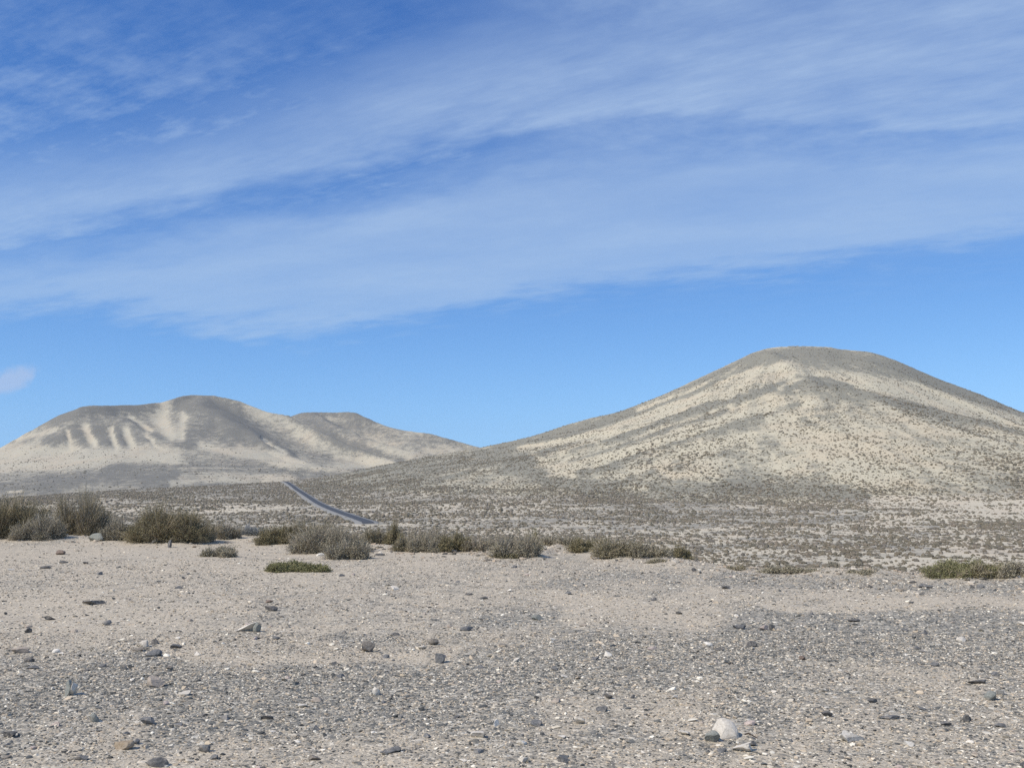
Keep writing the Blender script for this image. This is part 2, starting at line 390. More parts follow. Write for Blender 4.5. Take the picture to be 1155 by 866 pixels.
def scrub_mat():
    m, nt, b = new_mat('low_scrub'); q = NB(nt)
    c = q.attr('col', 'Color'); n = q.noise(q.pos(), 9, 4, .7)
    q.l(q.mix(q.maprange(n, .3, .7), q.mix(.45, c, (.03, .03, .02)), q.mix(.15, c, (.4, .38, .3))), b.inputs['Base Color'])
    q.bump(n, 1, .15, b); return m
M_scrub = scrub_mat()
# ------------------------------------------------------------------ terrain meshes
def grid_faces(nr, nc, mask=None):
    i = np.arange((nr - 1) * nc).reshape(nr - 1, nc)[:, :-1]
    f = np.stack([i, i + 1, i + nc + 1, i + nc], -1).reshape(-1, 4)
    return f if mask is None else f[mask.reshape(-1)]
def cols(p0, p1, step, umax):
    u = (np.arange(p0, p1, step) - 577.5) / F
    g = []; a = u[-1]; st = step / F
    while a < umax: st *= 1.09; a += st; g.append(a)
    g2 = []; a = u[0]; st = step / F
    while a > -umax: st *= 1.09; a -= st; g2.append(a)
    return np.array(g2[::-1] + list(u) + g)
U = cols(-60, 1216, 1.5, 4.0)
inv = np.arange(1 / 3.0, 1 / 26.0, -.00078)
ys = np.concatenate([1 / inv, np.geomspace(26.2, 60, 56), np.geomspace(60.4, 1400, 640), np.geomspace(1412, 2000, 24)])
X = ys[:, None] * U[None, :]; Y = np.repeat(ys[:, None], len(U), 1)
Xh = np.clip(X, -1400, 1400)
Z = h_main(X, Y)
PX, PY = proj(X, Y, Z)
def main_masks(X, Y, Z, PX, PY):
    wx = PX + 6 * fbm(X / 40, Y / 40, 4, 91) ; wy = PY + 2 * fbm(X / 40, Y / 60, 4, 93)
    hillw = sstep(430, 620, Y) * sstep(-130, 60, X)
    r_, th_ = polar(X, Y); streak = .55 * fbm(th_ * 17, r_ / 600, 4, 13, .65) + .45 * fbm(th_ * 13.0, r_ / 700, 3, 411) * -1 + .25 * fbm(th_ * 70, r_ / 200, 3, 14)
    side = 1 - .72 * np.exp(-((th_ - 1.45) / .75)**2)
    s_hill = .66 + .85 * streak * side + .08 * fbm(X / 30, Y / 40, 4, 15)
    s_pl = .47 + .28 * fbm(X / 60, Y / 110, 3, 17) + .45 * fbm(X / 7, Y / 11, 3, 19) * sstep(900, 200, Y) + .2 * fbm(X / 2, Y / 3, 2, 23)
    s_pl = s_pl - .22 * sstep(450, 700, Y)
    s = s_pl * (1 - hillw) + s_hill * hillw
    s = paint(s, wx, wy, hill_strokes)
    s = s + .14 * fbm(X / 9, Y / 12, 3, 29) + .22 * hillw * fbm(th_ * 70, r_ / 60, 3, 27)
    s = s + .25 * sstep(650, 800, PX) * sstep(210, 120, Y); s = np.where(Y < 75, np.maximum(s, .62), s)
    return np.clip(s, 0, 1)
def tan_mask(X, Y, PX, PY):
    PX = np.where(PX > 1140, 1140 + 30 * np.sin((PX - 1140) / 90), np.where(PX < 15, 15 - 30 * np.sin((15 - PX) / 90), PX))
    wx = PX + 30 * fbm(X / 2.2, Y / 2.2, 3, 61); wy = PY + 20 * fbm(X / 1.9, Y / 3.0, 4, 63)
    t = .74 + .22 * fbm(X / 2.5, Y / 4, 4, 65)
    t = paint(t, wx, wy, ground_strokes)
    return np.clip(t + .12 * fbm(X / .8, Y / 1.4, 3, 67), 0, 1)
S = main_masks(X, Y, Z, PX, PY); TN = tan_mask(X, Y, PX, PY)
nr, nc = X.shape
Z = Z + (.5 - S) * 1.6 * sstep(480, 620, Y) * sstep(-60, 60, X)
def sampler(Ug, yg, Zg):
    def f(x, y):
        u = np.clip(x / y, Ug[0] + 1e-6, Ug[-1] - 1e-6); yy = np.clip(y, yg[0] + 1e-6, yg[-1] - 1e-6)
        i = np.clip(np.searchsorted(Ug, u) - 1, 0, len(Ug) - 2); j = np.clip(np.searchsorted(yg, yy) - 1, 0, len(yg) - 2)
        a = (u - Ug[i]) / (Ug[i+1] - Ug[i]); b_ = (yy - yg[j]) / (yg[j+1] - yg[j])
        return (Zg[j, i] * (1 - a) + Zg[j, i+1] * a) * (1 - b_) + (Zg[j+1, i] * (1 - a) + Zg[j+1, i+1] * a) * b_
    return f
h_mesh = sampler(U, ys, Z)
EE = Eedge(np.clip(U, EU[0], EU[-1]))[None, :] + 0 * Y
HC = sstep(440, 520, Y) * (1 + 0 * X)     # cell classes
ym = .5 * (Y[:-1, :-1] + Y[1:, 1:]); xm = .5 * (X[:-1, :-1] + X[1:, 1:]); em = EE[:-1, :-1]
near = ym < em + 3.0
foot = 500 + 60 * fbm(xm / 120, ym / 400, 2, 71)
hillc = (~near) & (ym > foot + 260 * sstep(20, -200, xm) + 2000 * (xm < -170))
plainc = ~near & ~hillc
def sub(name, mask, mat, smooth=True):
    f = grid_faces(nr, nc, mask)
    used = np.unique(f); mp = np.full(nr * nc, -1, np.int64); mp[used] = np.arange(len(used))
    V = np.stack([X.ravel()[used], Y.ravel()[used], Z.ravel()[used]], -1)
    return mk_mesh(name, V, mp[f], mat, {'sand': S.ravel()[used], 'tan': TN.ravel()[used]}, smooth)
o = sub('gravel_flat', near, M_ground); tag(o, kind='structure')
o = sub('plain', plainc, M_plain); tag(o, kind='structure')
o = sub('hill', hillc, M_hill); tag(o, kind='structure')
# the flat carries on behind the camera
gx = np.linspace(-26, 26, 140); gy = np.linspace(-26, 3.0, 80)
GX, GY = np.meshgrid(gx, gy); GZ = h_main(GX, np.full_like(GY, 3.0)) * 0 + .045 * fbm(GX / 3.1, GY / 4.2, 3, 21) - .004 
GZ = GZ - .05 * sstep(2.4, 3.0, GY)
o = mk_mesh('gravel_flat_rear', np.stack([GX.ravel(), GY.ravel(), GZ.ravel()], -1), grid_faces(*GX.shape), M_ground,
            {'tan': np.full(GX.size, .5)}, True); o.name = 'gravel_flat'; tag(o, kind='structure')
# far mountains
Uf = cols(-160, 800, 1.6, 1.3); Uf = Uf[Uf < .6]
yf = np.concatenate([np.geomspace(1250, 1500, 30), np.geomspace(1505, 3000, 430), np.geomspace(3020, 4200, 20)])
XF = yf[:, None] * Uf[None, :]; YF = np.repeat(yf[:, None], len(Uf), 1); ZF = h_far(XF, YF)
PXF, PYF = proj(XF, YF, ZF)
wx = PXF + 4 * fbm(XF / 50, YF / 60, 5, 101, .6); wy = PYF + 3 * fbm(XF / 60, YF / 90, 4, 103)
SF = .46 + .25 * fbm(XF / 120, YF / 160, 5, 105)
SF = paint(SF, wx, wy, far_strokes, 2.4)
strata = np.sin(ZF * .55 + 4.5 * fbm(XF / 300, YF / 300, 2, 107)) * .5 + .35 * np.sin(ZF * 1.3 + 1)
SF = SF + .13 * strata * sstep(60, 110, ZF) * sstep(-.3, .5, fbm(XF / 90, YF / 200, 3, 119)) + .10 * fbm(XF / 40, YF / 40, 3, 109)
SF = np.clip(SF, 0, 1)
ZF = ZF + (.5 - SF) * 8.0 * sstep(20, 60, ZF) * np.clip(np.abs(PYF - 440) / 40, .35, 1)
o = mk_mesh('mountain', np.stack([XF.ravel(), YF.ravel(), ZF.ravel()], -1), grid_faces(*XF.shape), M_far, {'sand': SF.ravel()}, True)
tag(o, kind='structure')
# low ground reaching the horizon behind everything
ang = np.linspace(0, 2 * math.pi, 97)[:-1]; rad = np.geomspace(20, 6200, 40)
V = np.array([(r * math.cos(a), r * math.sin(a), -90 - 0 * r) for r in rad for a in ang])
i = np.arange(39 * 96).reshape(39, 96); j = np.roll(i, -1, 1)
o = mk_mesh('lowland', V, np.stack([i, j, j + 96, i + 96], -1).reshape(-1, 4), M_far, {'sand': np.full(len(V), .5)}, True)
tag(o, kind='structure')
# ------------------------------------------------------------------ road
M_asph, nt, b = new_mat('asphalt', .75); q = NB(nt)
q.l(q.mix(q.noise(q.pos(), .8, 4), (.06, .064, .07), (.09, .095, .102)), b.inputs['Base Color'])
M_verge, nt, b = new_mat('pale_gravel_verge'); q = NB(nt)
q.l(q.mix(q.noise(q.pos(), .6, 4), (.19, .19, .18), (.29, .285, .265)), b.inputs['Base Color'])
rp = [raycast(px, py) for px, py in [(423,593.5),(415,590.5),(400,585.5),(383,579),(366,572),(352,564.5),(340,556),(330,549)]]
x9, y9, z9 = P3(317.5, 543.0, 905); rp.append((x9, y9, z9)); rp.append((x9 - 45, y9 + 90, z9 - 5))
rp = np.array(rp)
tt = np.concatenate([[0], np.cumsum(np.hypot(np.diff(rp[:,0]), np.diff(rp[:,1])))]); ts = np.arange(0, tt[-1], 4.0)
rx = interp_s(ts, tt, rp[:,0]); ry = interp_s(ts, tt, rp[:,1])
ker = np.ones(15) / 15
def smo(a): return np.convolve(np.pad(a, 7, mode='edge'), ker, 'valid')
rx, ry = smo(rx), smo(ry); tx = np.gradient(rx); ty = np.gradient(ry); L = np.hypot(tx, ty); nx, ny = ty / L, -tx / L
zs_ = np.max([h_main(rx + nx * k, ry + ny * k) for k in (-4, -2, 0, 2, 4)], 0); rz = smo(smo(zs_)) + .5; rz = rz - 2.2 * sstep(16, 0, ts)
def strip(name, offs, dz, mat):
    rows = []
    for of, d in zip(offs, dz): rows.append(np.stack([rx + nx * of, ry + ny * of, rz + d], -1))
    V = np.stack(rows, 1).reshape(-1, 3)
    return mk_mesh(name, V, grid_faces(len(rx), len(offs)), mat, None, True)
tag(strip('road_verge', [-4.0, -2.9, -1.6, 1.6, 2.9, 4.0], [-1.2, -.06, 0, 0, -.06, -1.2], M_verge), kind='structure')
tag(strip('road', [-1.6, 0, 1.6], [.03, .08, .03], M_asph), kind='structure')
# ------------------------------------------------------------------ stones
import bmesh
def ico(sub):
    bm = bmesh.new(); bmesh.ops.create_icosphere(bm, subdivisions=sub, radius=1)
    V = np.array([v.co[:] for v in bm.verts]); Fc = np.array([[v.index for v in f.verts] for f in bm.faces]); bm.free(); return V, Fc
ICO = {k: ico(k) for k in (1, 2, 3, 4)}
def stone_verts(sub, r, cuts=9, rough=.03, dmin=.28, dmax=.7):
    V = ICO[sub][0].copy()
    for k in range(cuts):
        n = r.normal(size=3); n /= np.linalg.norm(n); d = r.uniform(dmin, dmax)
        e = V @ n - d; m = e > 0; V[m] -= e[m][:, None] * n
    V += r.normal(size=V.shape) * rough * .35
    V -= (V.max(0) + V.min(0)) / 2; V /= (V.max(0) - V.min(0)) / 2
    return V
def flatshape(V, el):  # keep angular outline, unit box +-1
    return V
PAL = {'dark': (.06, .06, .06), 'slate': (.095, .10, .105), 'grey': (.19, .185, .175), 'brown': (.17, .145, .115), 'ochre': (.34, .25, .15),
       'tan': (.40, .33, .26), 'pale': (.66, .60, .50), 'white': (.80, .74, .63), 'pink': (.50, .40, .34), 'greygreen': (.20, .215, .19), 'rust': (.16, .10, .07)}
def ground_at(px, py):
    r = raycast(px, py, y0=3.2, y1=80, n=1500); return r
stone_xy = []
def named_stone(px, py, w, h, col, label, depth=1.0, cuts=9, tilt=0., sub=3, seed=None, name='stone', cat='stone', group=None, wedge=0):
    g = ground_at(px, py - max(1.0, h * .15))
    x, y, z = g; ppm = F / y
    w, h = (w * .95, h * .95) if w < 20 else (w, h); W_ = w / ppm / 2; H_ = h / ppm
    r = np.random.default_rng(seed if seed is not None else int(px * 31 + py * 17))
    if px == 819: sub = 4; V = stone_verts(4, r, 11, .02, .6, .9)
    else: V = stone_verts(sub, r, cuts)
    H2 = H_ * .62
    V = V * np.array([W_, max(W_ * depth * .85, H_ * .4), H2])
    if tilt:
        c, s = math.cos(tilt), math.sin(tilt); V = np.stack([V[:,0]*c + V[:,2]*s, V[:,1], -V[:,0]*s + V[:,2]*c], -1)
    low = V[:,2].min()
    V[:,2] -= low + (V[:,2].max() - low) * (.32 if px == 819 else .20)
    if px == 819: V[:,1] += (V[:,2] - V[:,2].min()) * .5
    if wedge:
        k_ = np.clip((V[:,0] / W_ * wedge + 1) / 2, .08, 1); V[:,2] *= k_; V[:,1] *= .4 + .6 * k_
    c = np.array(PAL[col]) * r.uniform(.88, 1.12)
    o = mk_mesh(name, V, ICO[sub][1], M_stone, {'col': np.repeat(c[None], len(V), 0)}, False)
    o.location = (x, y + W_ * .4, z)
    stone_xy.append((x, y + W_ * .4, max(W_, .05)))
    tag(o, label, cat, group); return o
NS = [
 (276,714,25,13,'white','white wedge-shaped stone pointing left, on the sand below the green mat',.7,0),
 (289.5,714,10,11,'greygreen','dark grey-green stone touching the right end of the white wedge-shaped stone',.9,0),
 (305,690,15,6,'dark','flat near-black stone on tan ground above the white wedge-shaped stone',.8,0),
 (303,680.5,9,3,'rust','tiny rusty flat stone just above the flat near-black one',.8,0),
 (311,722,9,4,'slate','small slate stone lying just right of and below the grey-green stone',.8,0),
 (103,683,24,5,'dark','long thin dark slab lying flat on the pinkish sand at left',.6,0),
 (56,700,13,5,'dark','low dark pointed stone left of centre on the left sand',.8,0),
 (119,706,11,6,'grey','rounded dark grey stone on sand below the long thin slab',.9,0),
 (31,714.5,8,6,'dark','small dark upright stone near the left margin above the tan stones',.9,0),
 (414.5,737,16,12,'brown','brown-grey upright rock with a slanting right side, alone on tan ground',.8,.05),
 (489,728,12,7,'brown','small brown-grey stone lying above the dark pointed stone near the middle',.9,0),
 (496,749,12,11,'slate','dark slate pointed stone on the edge of the grey gravel near the middle',.9,.1),
 (476,733,10,5,'pale','small pale stone left of the small brown-grey one',.9,0),
 (77,786,8,17,'greygreen','tall dark greenish stone slab standing on end in the left gravel',.6,.1),
 (82.5,786,6,15,'pale','narrow pale stone slab leaning against the upright greenish one',.6,.22),
 (174,776,21,11,'tan','tan-grey wedge stone with a flat sloping top in the left gravel',.8,.1),
 (139,756,10,6,'slate','dark domed stone at the top edge of the left gravel',.9,0),
 (138,846,23,8,'ochre','ochre brown flat slab near the lower left edge of the photo',.7,0),
 (152,840,9,6,'slate','slate stone touching the right end of the ochre slab',.9,0),
 (165,818,18,8,'slate','blue-grey flat stone in the gravel above the ochre slab',.8,0),
 (105,815,11,10,'greygreen','grey-green block stone left of the blue-grey flat one',.8,0),
 (161,730,11,7,'pale','pale rounded stone on the left sand beside a dark one',.9,0),
 (174,727,8,6,'dark','dark stone just right of the pale rounded stone',.8,0),
 (172,741,19,7,'slate','wide slate stone in front of the pale rounded stone',.8,0),
 (155,735,14,4,'brown','thin brown stone at the left end of the wide slate stone',.8,0),
 (197,732,15,5,'slate','flat bluish slab lying right of the wide slate stone',.7,0),
 (32,747,13,5,'dark','dark flat stone near the left margin, upper of two',.8,0),
 (36,755,14,3.5,'slate','thin slate chip near the left margin, lower of two',.8,0),
 (22,737,20,6,'tan','tan stone near the left margin behind the two dark flat ones',.9,0),
 (301,812,15,5,'dark','dark flat stone in the gravel below the middle left',.8,0),
 (230,849,14,9,'slate','dark angular stone in the lower left gravel right of the ochre slab',.9,.1),
 (240,857,10,5,'slate','small blue-dark chip below the dark angular stone',.9,0),
 (176,865,24,8,'dark','dark stone cut by the bottom edge of the photo at lower left',.8,0),
 (91,858,15,6,'slate','dark stone near the bottom left corner below the ochre slab',.8,0),
 (10,832,16,7,'dark','dark stone against the left edge of the photo',.9,0),
 (207,785,14,5,'pale','pale flat chip in the gravel right of the tan-grey wedge stone',.9,0),
 (819,837,32,22,'pale','large rounded pale limestone rock, the biggest rock at the lower right',.7,-.18),
 (804,839,18,13,'greygreen','grey-green rock leaning on the left side of the large pale limestone rock',.8,0),
 (838,849,22,10,'pale','pale low stone in front of the large pale limestone rock',.8,-.1),
 (850,842,9,6,'dark','dark small stone at the right end of the pale low stone',.9,0),
 (815,849,11,5,'slate','dark slate chip at the foot of the large pale limestone rock',.9,0),
 (962,837,29,11,'white','whitish flat slab lying on the lower right gravel',.9,.05),
 (1026,842,12,6,'white','small white stone right of the whitish flat slab',.9,0),
 (934,809,12,7,'dark','dark domed stone above the whitish flat slab',.9,0),
 (1068,819,13,5,'slate','flat slate stone, left of the pair at lower right',.8,0),
 (1092,815,10,8,'dark','dark pointed stone, right of the pair at lower right',.8,.1),
 (1129,821,12,4.5,'slate','bluish thin stone near the lower right edge of the photo',.7,0),
 (1119,791,16,10,'greygreen','grey-green boulder at the right with a pale stone behind it',.9,0),
 (1128,784,13,6,'pale','pale stone behind the grey-green boulder at the right',.8,0),
 (849,730,13,7,'dark','dark blue-black block stone at the top of the grey gravel, right of centre',.9,0),
 (835,710,16,4.5,'slate','long flat dark slab lying on sand above the blue-black block stone',.7,0),
 (862,711.5,11,6,'pink','pinkish white stone with a dark one at its right end',.8,-.1),
 (871,711,7,6.5,'dark','dark stone at the right end of the pinkish white stone',.8,0),
 (865,664.5,0,0,'dark','',1,0),
 (819.5,665,10,4,'dark','small dark domed stone on sand right of the long olive scrub row',.9,0),
 (1045,664,17,5,'slate','long grey stone in front of the green shrub at right',.7,0),
 (1097,664,5,4,'dark','tiny dark stone in front of the green shrub at right',.9,0),
 (1107,663.5,8,4,'slate','small slate stone just right of the tiny dark one near the right shrub',.9,0),
 (964,702,15,3.5,'dark','dark flat stone at the top edge of the right gravel band',.7,0),
 (1103,772,22,4,'dark','long dark thin stone in the gravel at far right',.6,0),
 (783,645,7,4,'dark','dark stone beside a tiny white one behind the flat, right of the scrub row',.9,0),
 (789,645.5,4,3.5,'white','tiny white stone beside a dark one right of the scrub row',.9,0),
 (790,647.5,4,2.5,'dark','tiny black stone under the tiny white one right of the scrub row',.9,0),
 (107,611.5,21,9,'greygreen','broad grey stone between the two big left shrubs',.8,0),
 (174,613,9,6,'white','whitish small stone at the foot of the big dark olive shrub',.9,0),
 (191.5,618.5,5,9,'slate','narrow slate stone standing upright in front of the big dark olive shrub',.8,0),
 (68,626,11,5,'rust','dark reddish stone on the sand in front of the tall thin shrub',.9,0),
 (71,636,11,3,'dark','dark flat stone below the dark reddish one on the left sand',.8,0),
 (50,642,14,3,'dark','dark thin stone lowest of three on the upper left sand',.8,0),
 (96,637,6,3,'dark','tiny dark stone right of the dark flat one on the upper left sand',.8,0),
 (766,693.5,8,3,'dark','tiny dark stone on the sand in the middle right of the flat',.8,0),
 (546,676.5,9,3,'dark','dark flat chip on smooth sand right of the middle',.8,0),
 (606,700,14,6,'greygreen','grey-green stone in the small dark stony patch beyond the gravel band',.8,0),
 (526,712,16,5,'slate','flat slate stone left of the grey-green one beyond the gravel band',.8,0),
 (686,741,10,6,'white','white rounded stone on the top edge of the middle gravel',.9,0),
 (626,757,9,5,'slate','dark chip in the middle gravel below the white rounded stone',.9,0),
 (687,789,9,6,'dark','black stone in the gravel, left of the low grey stone',.9,0),
 (679,803,14,6,'slate','low grey stone lying right in the middle lower gravel',.9,0),
 (714,788,6,4,'dark','small black chip right of the black stone in the gravel',.9,0),
 (605,819,14,6,'slate','bluish flat stone in the lower middle gravel',.9,0),
 (538,832,16,6,'pale','pale flat stone in the lower middle gravel beside the bluish one',.9,0),
 (440,850,24,6,'slate','long slate slab near the bottom edge, left of the middle',.7,0),
 (636,860,15,7,'slate','slate stone near the bottom edge in the middle',.9,0),
 (560,820,8,8,'white','white pebble standing in the lower middle gravel',.9,0),
 (424,785,9,9,'white','white pebble in the gravel left of the middle',.9,0),
 (590,860,13,6,'pale','pale stone near the bottom edge beside the slate one',.9,0),
 (1040,773,0,0,'dark','',1,0),
 (905,745,8,5,'rust','small brown stone on the right gravel band beyond the dark domed stone',.9,0),
 (1055,752,10,5,'slate','slate chip on the right gravel band left of the pale one',.9,0),
 (1085,724,12,5,'pale','pale flat stone far back on the right gravel band',.9,0),
 (985,793,13,4,'dark','dark thin stone in the gravel left of the long dark thin one',.7,0),
 (1005,812,24,4,'slate','thin slate slab in the gravel above the small white stone',.6,0),
]
for t in NS:
    if t[2] <= 0: continue
    px, py, w, h, col, label, dep, tilt = t
    named_stone(px, py, w, h, col, label, dep, cuts=8 if w > 14 else 7, tilt=tilt, sub=3, wedge={276: 1, 414.5: 0, 819: 0}.get(px, 0), seed={819: 7}.get(px))
# a fallen dry twig beside the limestone rock
def tube(pts, r0, r1, n=6):
    pts = np.array(pts, float); V = []; 
    for i, p in enumerate(pts):
        t = pts[min(i+1, len(pts)-1)] - pts[max(i-1, 0)]; t /= np.linalg.norm(t)
        a = np.cross(t, (0, .2, 1)); a /= np.linalg.norm(a); b_ = np.cross(t, a)
        r = r0 + (r1 - r0) * i / (len(pts) - 1)
        for k in range(n):
            an = 2 * math.pi * k / n; V.append(p + r * (math.cos(an) * a + math.sin(an) * b_))
    Fc = []
    for i in range(len(pts) - 1):
        for k in range(n): Fc.append((i*n+k, i*n+(k+1) % n, (i+1)*n+(k+1) % n, (i+1)*n+k))
    return np.array(V), np.array(Fc)
g0 = ground_at(840, 831); g1 = ground_at(855, 834.5)
pts = [(g0[0], g0[1], g0[2] + .018), ((g0[0]*2+g1[0])/3, (g0[1]*2+g1[1])/3 + .01, g0[2] + .026), ((g0[0]+g1[0]*2)/3, (g0[1]+g1[1]*2)/3 - .006, g1[2] + .022), (g1[0], g1[1], g1[2] + .012)]
V, Fc = tube(pts, .005, .003)
o = mk_mesh('dry_twig', V, Fc, M_twig, {'col': np.repeat([[.06, .045, .035]], len(V), 0)}, True)
tag(o, 'thin dark dry twig lying right of the large pale limestone rock', 'twig')
# medium stones: individually placed, three look-alike kinds
kinds = [('dark', 'small dark angular stone, one of many alike strewn on the gravel flat', 'small dark stones strewn over the flat', ['dark', 'slate', 'slate']),
         ('tan', 'small tan-grey stone, one of many alike strewn on the gravel flat', 'small tan stones strewn over the flat', ['tan', 'grey', 'brown']),
         ('pale', 'small pale limestone piece, one of many alike strewn on the gravel flat', 'small pale stones strewn over the flat', ['pale', 'pink', 'white'])]
tmpl = {}
for kd, lab, grp, cl in kinds:
    for k in range(6):
        r = np.random.default_rng(500 + k + 50 * len(tmpl)); V = stone_verts(2, r, 7)
        c = np.array(PAL[cl[k % 3]]) * r.uniform(.85, 1.15)
        tmpl[(kd, k)] = mk_mesh('stone', V, ICO[2][1], M_stone, {'col': np.repeat(c[None], len(V), 0)}, False, link=False)
cnt = 0
while cnt < 190:
    px = rng.uniform(-10, 1165); py = 612 + 254 * rng.random()**.8
    u, w = ray(px, py); Yg = ZC / -w; x = u * Yg
    if Yg > Eedge(u) - .2: continue
    if any((x - a)**2 + (Yg - b)**2 < (c + .12)**2 for a, b, c in stone_xy): continue
    kd, lab, grp, cl = kinds[rng.choice(3, p=[.30, .30, .40])]
    s = (.014 + .028 * rng.random()**2.2) * (1 + .05 * max(0, Yg - 8))
    zz = float(h_main(np.array([x]), np.array([Yg]))[0])
    o = bpy.data.objects.new('stone', tmpl[(kd, int(rng.integers(6)))]); C.objects.link(o)
    o.scale = (s * rng.uniform(.8, 1.5), s * rng.uniform(.7, 1.2), s * rng.uniform(.35, .7)); o.rotation_euler = (rng.uniform(-.2, .2), rng.uniform(-.2, .2), rng.uniform(0, 6.28))
    o.location = (x, Yg, zz + o.scale[2] * .45); tag(o, lab, 'stone', grp); stone_xy.append((x, Yg, s)); cnt += 1
# ------------------------------------------------------------------ loose gravel (uncountable)
def scatter(n, ymin, ymax, umax=.80):
    y = np.sqrt(rng.uniform(ymin**2, ymax**2, n)); u = rng.uniform(-umax, umax, n); return u * y, y
def gravel_layer(n, ymin, ymax, smin, smax, sub, tanprob, nt_=24):
    x, y = scatter(n, ymin, ymax)
    px, py = proj(x, y, 0 * y); t = tan_mask(x, y, px, py)
    clump = fbm(x / .5, y / .5, 2, 201)
    keep = (rng.random(n) < (1 - t) + tanprob * t + .25 * clump) & (y < Eedge(x / y) + 1.5)
    x, y, t = x[keep], y[keep], t[keep]; m = len(x)
    z = h_main(x, y)
    s = smin * (smax / smin)**(rng.random(m)**2.2)
    T = [stone_verts(sub, np.random.default_rng(900 + k), 5 if sub == 1 else 7, .06) for k in range(nt_)]
    T = np.array(T); ti = rng.integers(nt_, size=m)
    V = T[ti] * (s[:, None] * np.stack([rng.uniform(.8, 1.5, m), rng.uniform(.6, 1.1, m), rng.uniform(.3, .7, m)], -1))[:, None, :]
    a = rng.uniform(0, 6.283, m); c, sn = np.cos(a)[:, None], np.sin(a)[:, None]
    tl = rng.uniform(-.35, .35, m)[:, None]
    vx = V[..., 0]; vz = V[..., 2]; V2 = np.stack([vx, V[..., 1], vz + tl * vx], -1)
    V = np.stack([V2[..., 0] * c - V2[..., 1] * sn, V2[..., 0] * sn + V2[..., 1] * c, V2[..., 2]], -1)
    V = V + np.stack([x, y, z + s * .12], -1)[:, None, :]
    pal = np.array([(.075,.077,.078),(.11,.118,.125),(.17,.17,.165),(.24,.23,.21),(.31,.285,.245),(.43,.37,.295),(.53,.45,.36),(.64,.58,.49),(.78,.74,.66)])
    pal = pal * (1.0, .97, .89)
    pg = np.array([.14,.16,.15,.12,.08,.07,.07,.12,.09]); pt = np.array([.06,.06,.08,.12,.13,.19,.17,.14,.05])
    r = rng.random(m); cg = np.searchsorted(np.cumsum(pg), r).clip(0, 8); ct = np.searchsorted(np.cumsum(pt), r).clip(0, 8)
    ci = np.where(rng.random(m) < t, ct, cg); col = pal[ci] * rng.uniform(.8, 1.2, (m, 1))
    nv = T.shape[1]; fc = ICO[sub][1]
    Fc = (fc[None] + (np.arange(m) * nv)[:, None, None]).reshape(-1, 3)
    return V.reshape(-1, 3), Fc, np.repeat(col, nv, 0)
layers = [gravel_layer(142000, 4.2, 10, .004, .010, 1, .30), gravel_layer(129000, 4.2, 18, .007, .015, 1, .22), gravel_layer(14200, 4.2, 25, .013, .028, 2, .22)]
VV = []; FF = []; CC = []; off = 0
for v, f, c in layers: VV.append(v); FF.append(f + off); CC.append(c); off += len(v)
o = mk_mesh('gravel', np.concatenate(VV), np.concatenate(FF), M_peb, {'col': np.concatenate(CC)}, False)
tag(o, 'loose mixed grey, tan and pale gravel chips covering the flat', 'gravel', kind='stuff')
# rubble along the lip of the flat
m = 5200; u = rng.uniform(-.6, .6, m); y = Eedge(u) + rng.normal(-.5, 1.0, m); x = u * y
kk = (rng.random(m) < .35 + .8 * np.clip(fbm(x / 1.5, y / 1.5, 2, 211), 0, 1) + .4 * (np.abs(u + .1) < .22)); x, y = x[kk], y[kk]; m = len(x)
z = h_main(x, y); s = .011 * (4.0)**(rng.random(m)**3)
T = np.array([stone_verts(2, np.random.default_rng(950 + k), 7) for k in range(16)]); ti = rng.integers(16, size=m)
V = T[ti] * (s[:, None] * np.stack([rng.uniform(.8, 1.6, m), rng.uniform(.6, 1.1, m), rng.uniform(.4, .8, m)], -1))[:, None, :] + np.stack([x, y, z + s * .2], -1)[:, None, :]
pal = np.array([.96,.90,.80]) * np.array([(.12,.12,.12),(.2,.19,.165),(.3,.27,.235),(.42,.36,.3),(.52,.47,.41),(.66,.62,.56)])
col = pal[rng.choice(6, m, p=[.14,.2,.2,.2,.16,.1])]
o = mk_mesh('rubble', V.reshape(-1, 3), (ICO[2][1][None] + (np.arange(m) * 42 * 0 + np.arange(m) * T.shape[1])[:, None, None]).reshape(-1, 3), M_peb, {'col': np.repeat(col, T.shape[1], 0)}, False)
tag(o, 'loose rubble of small pale and grey stones along the lip of the flat', 'rubble', kind='stuff')
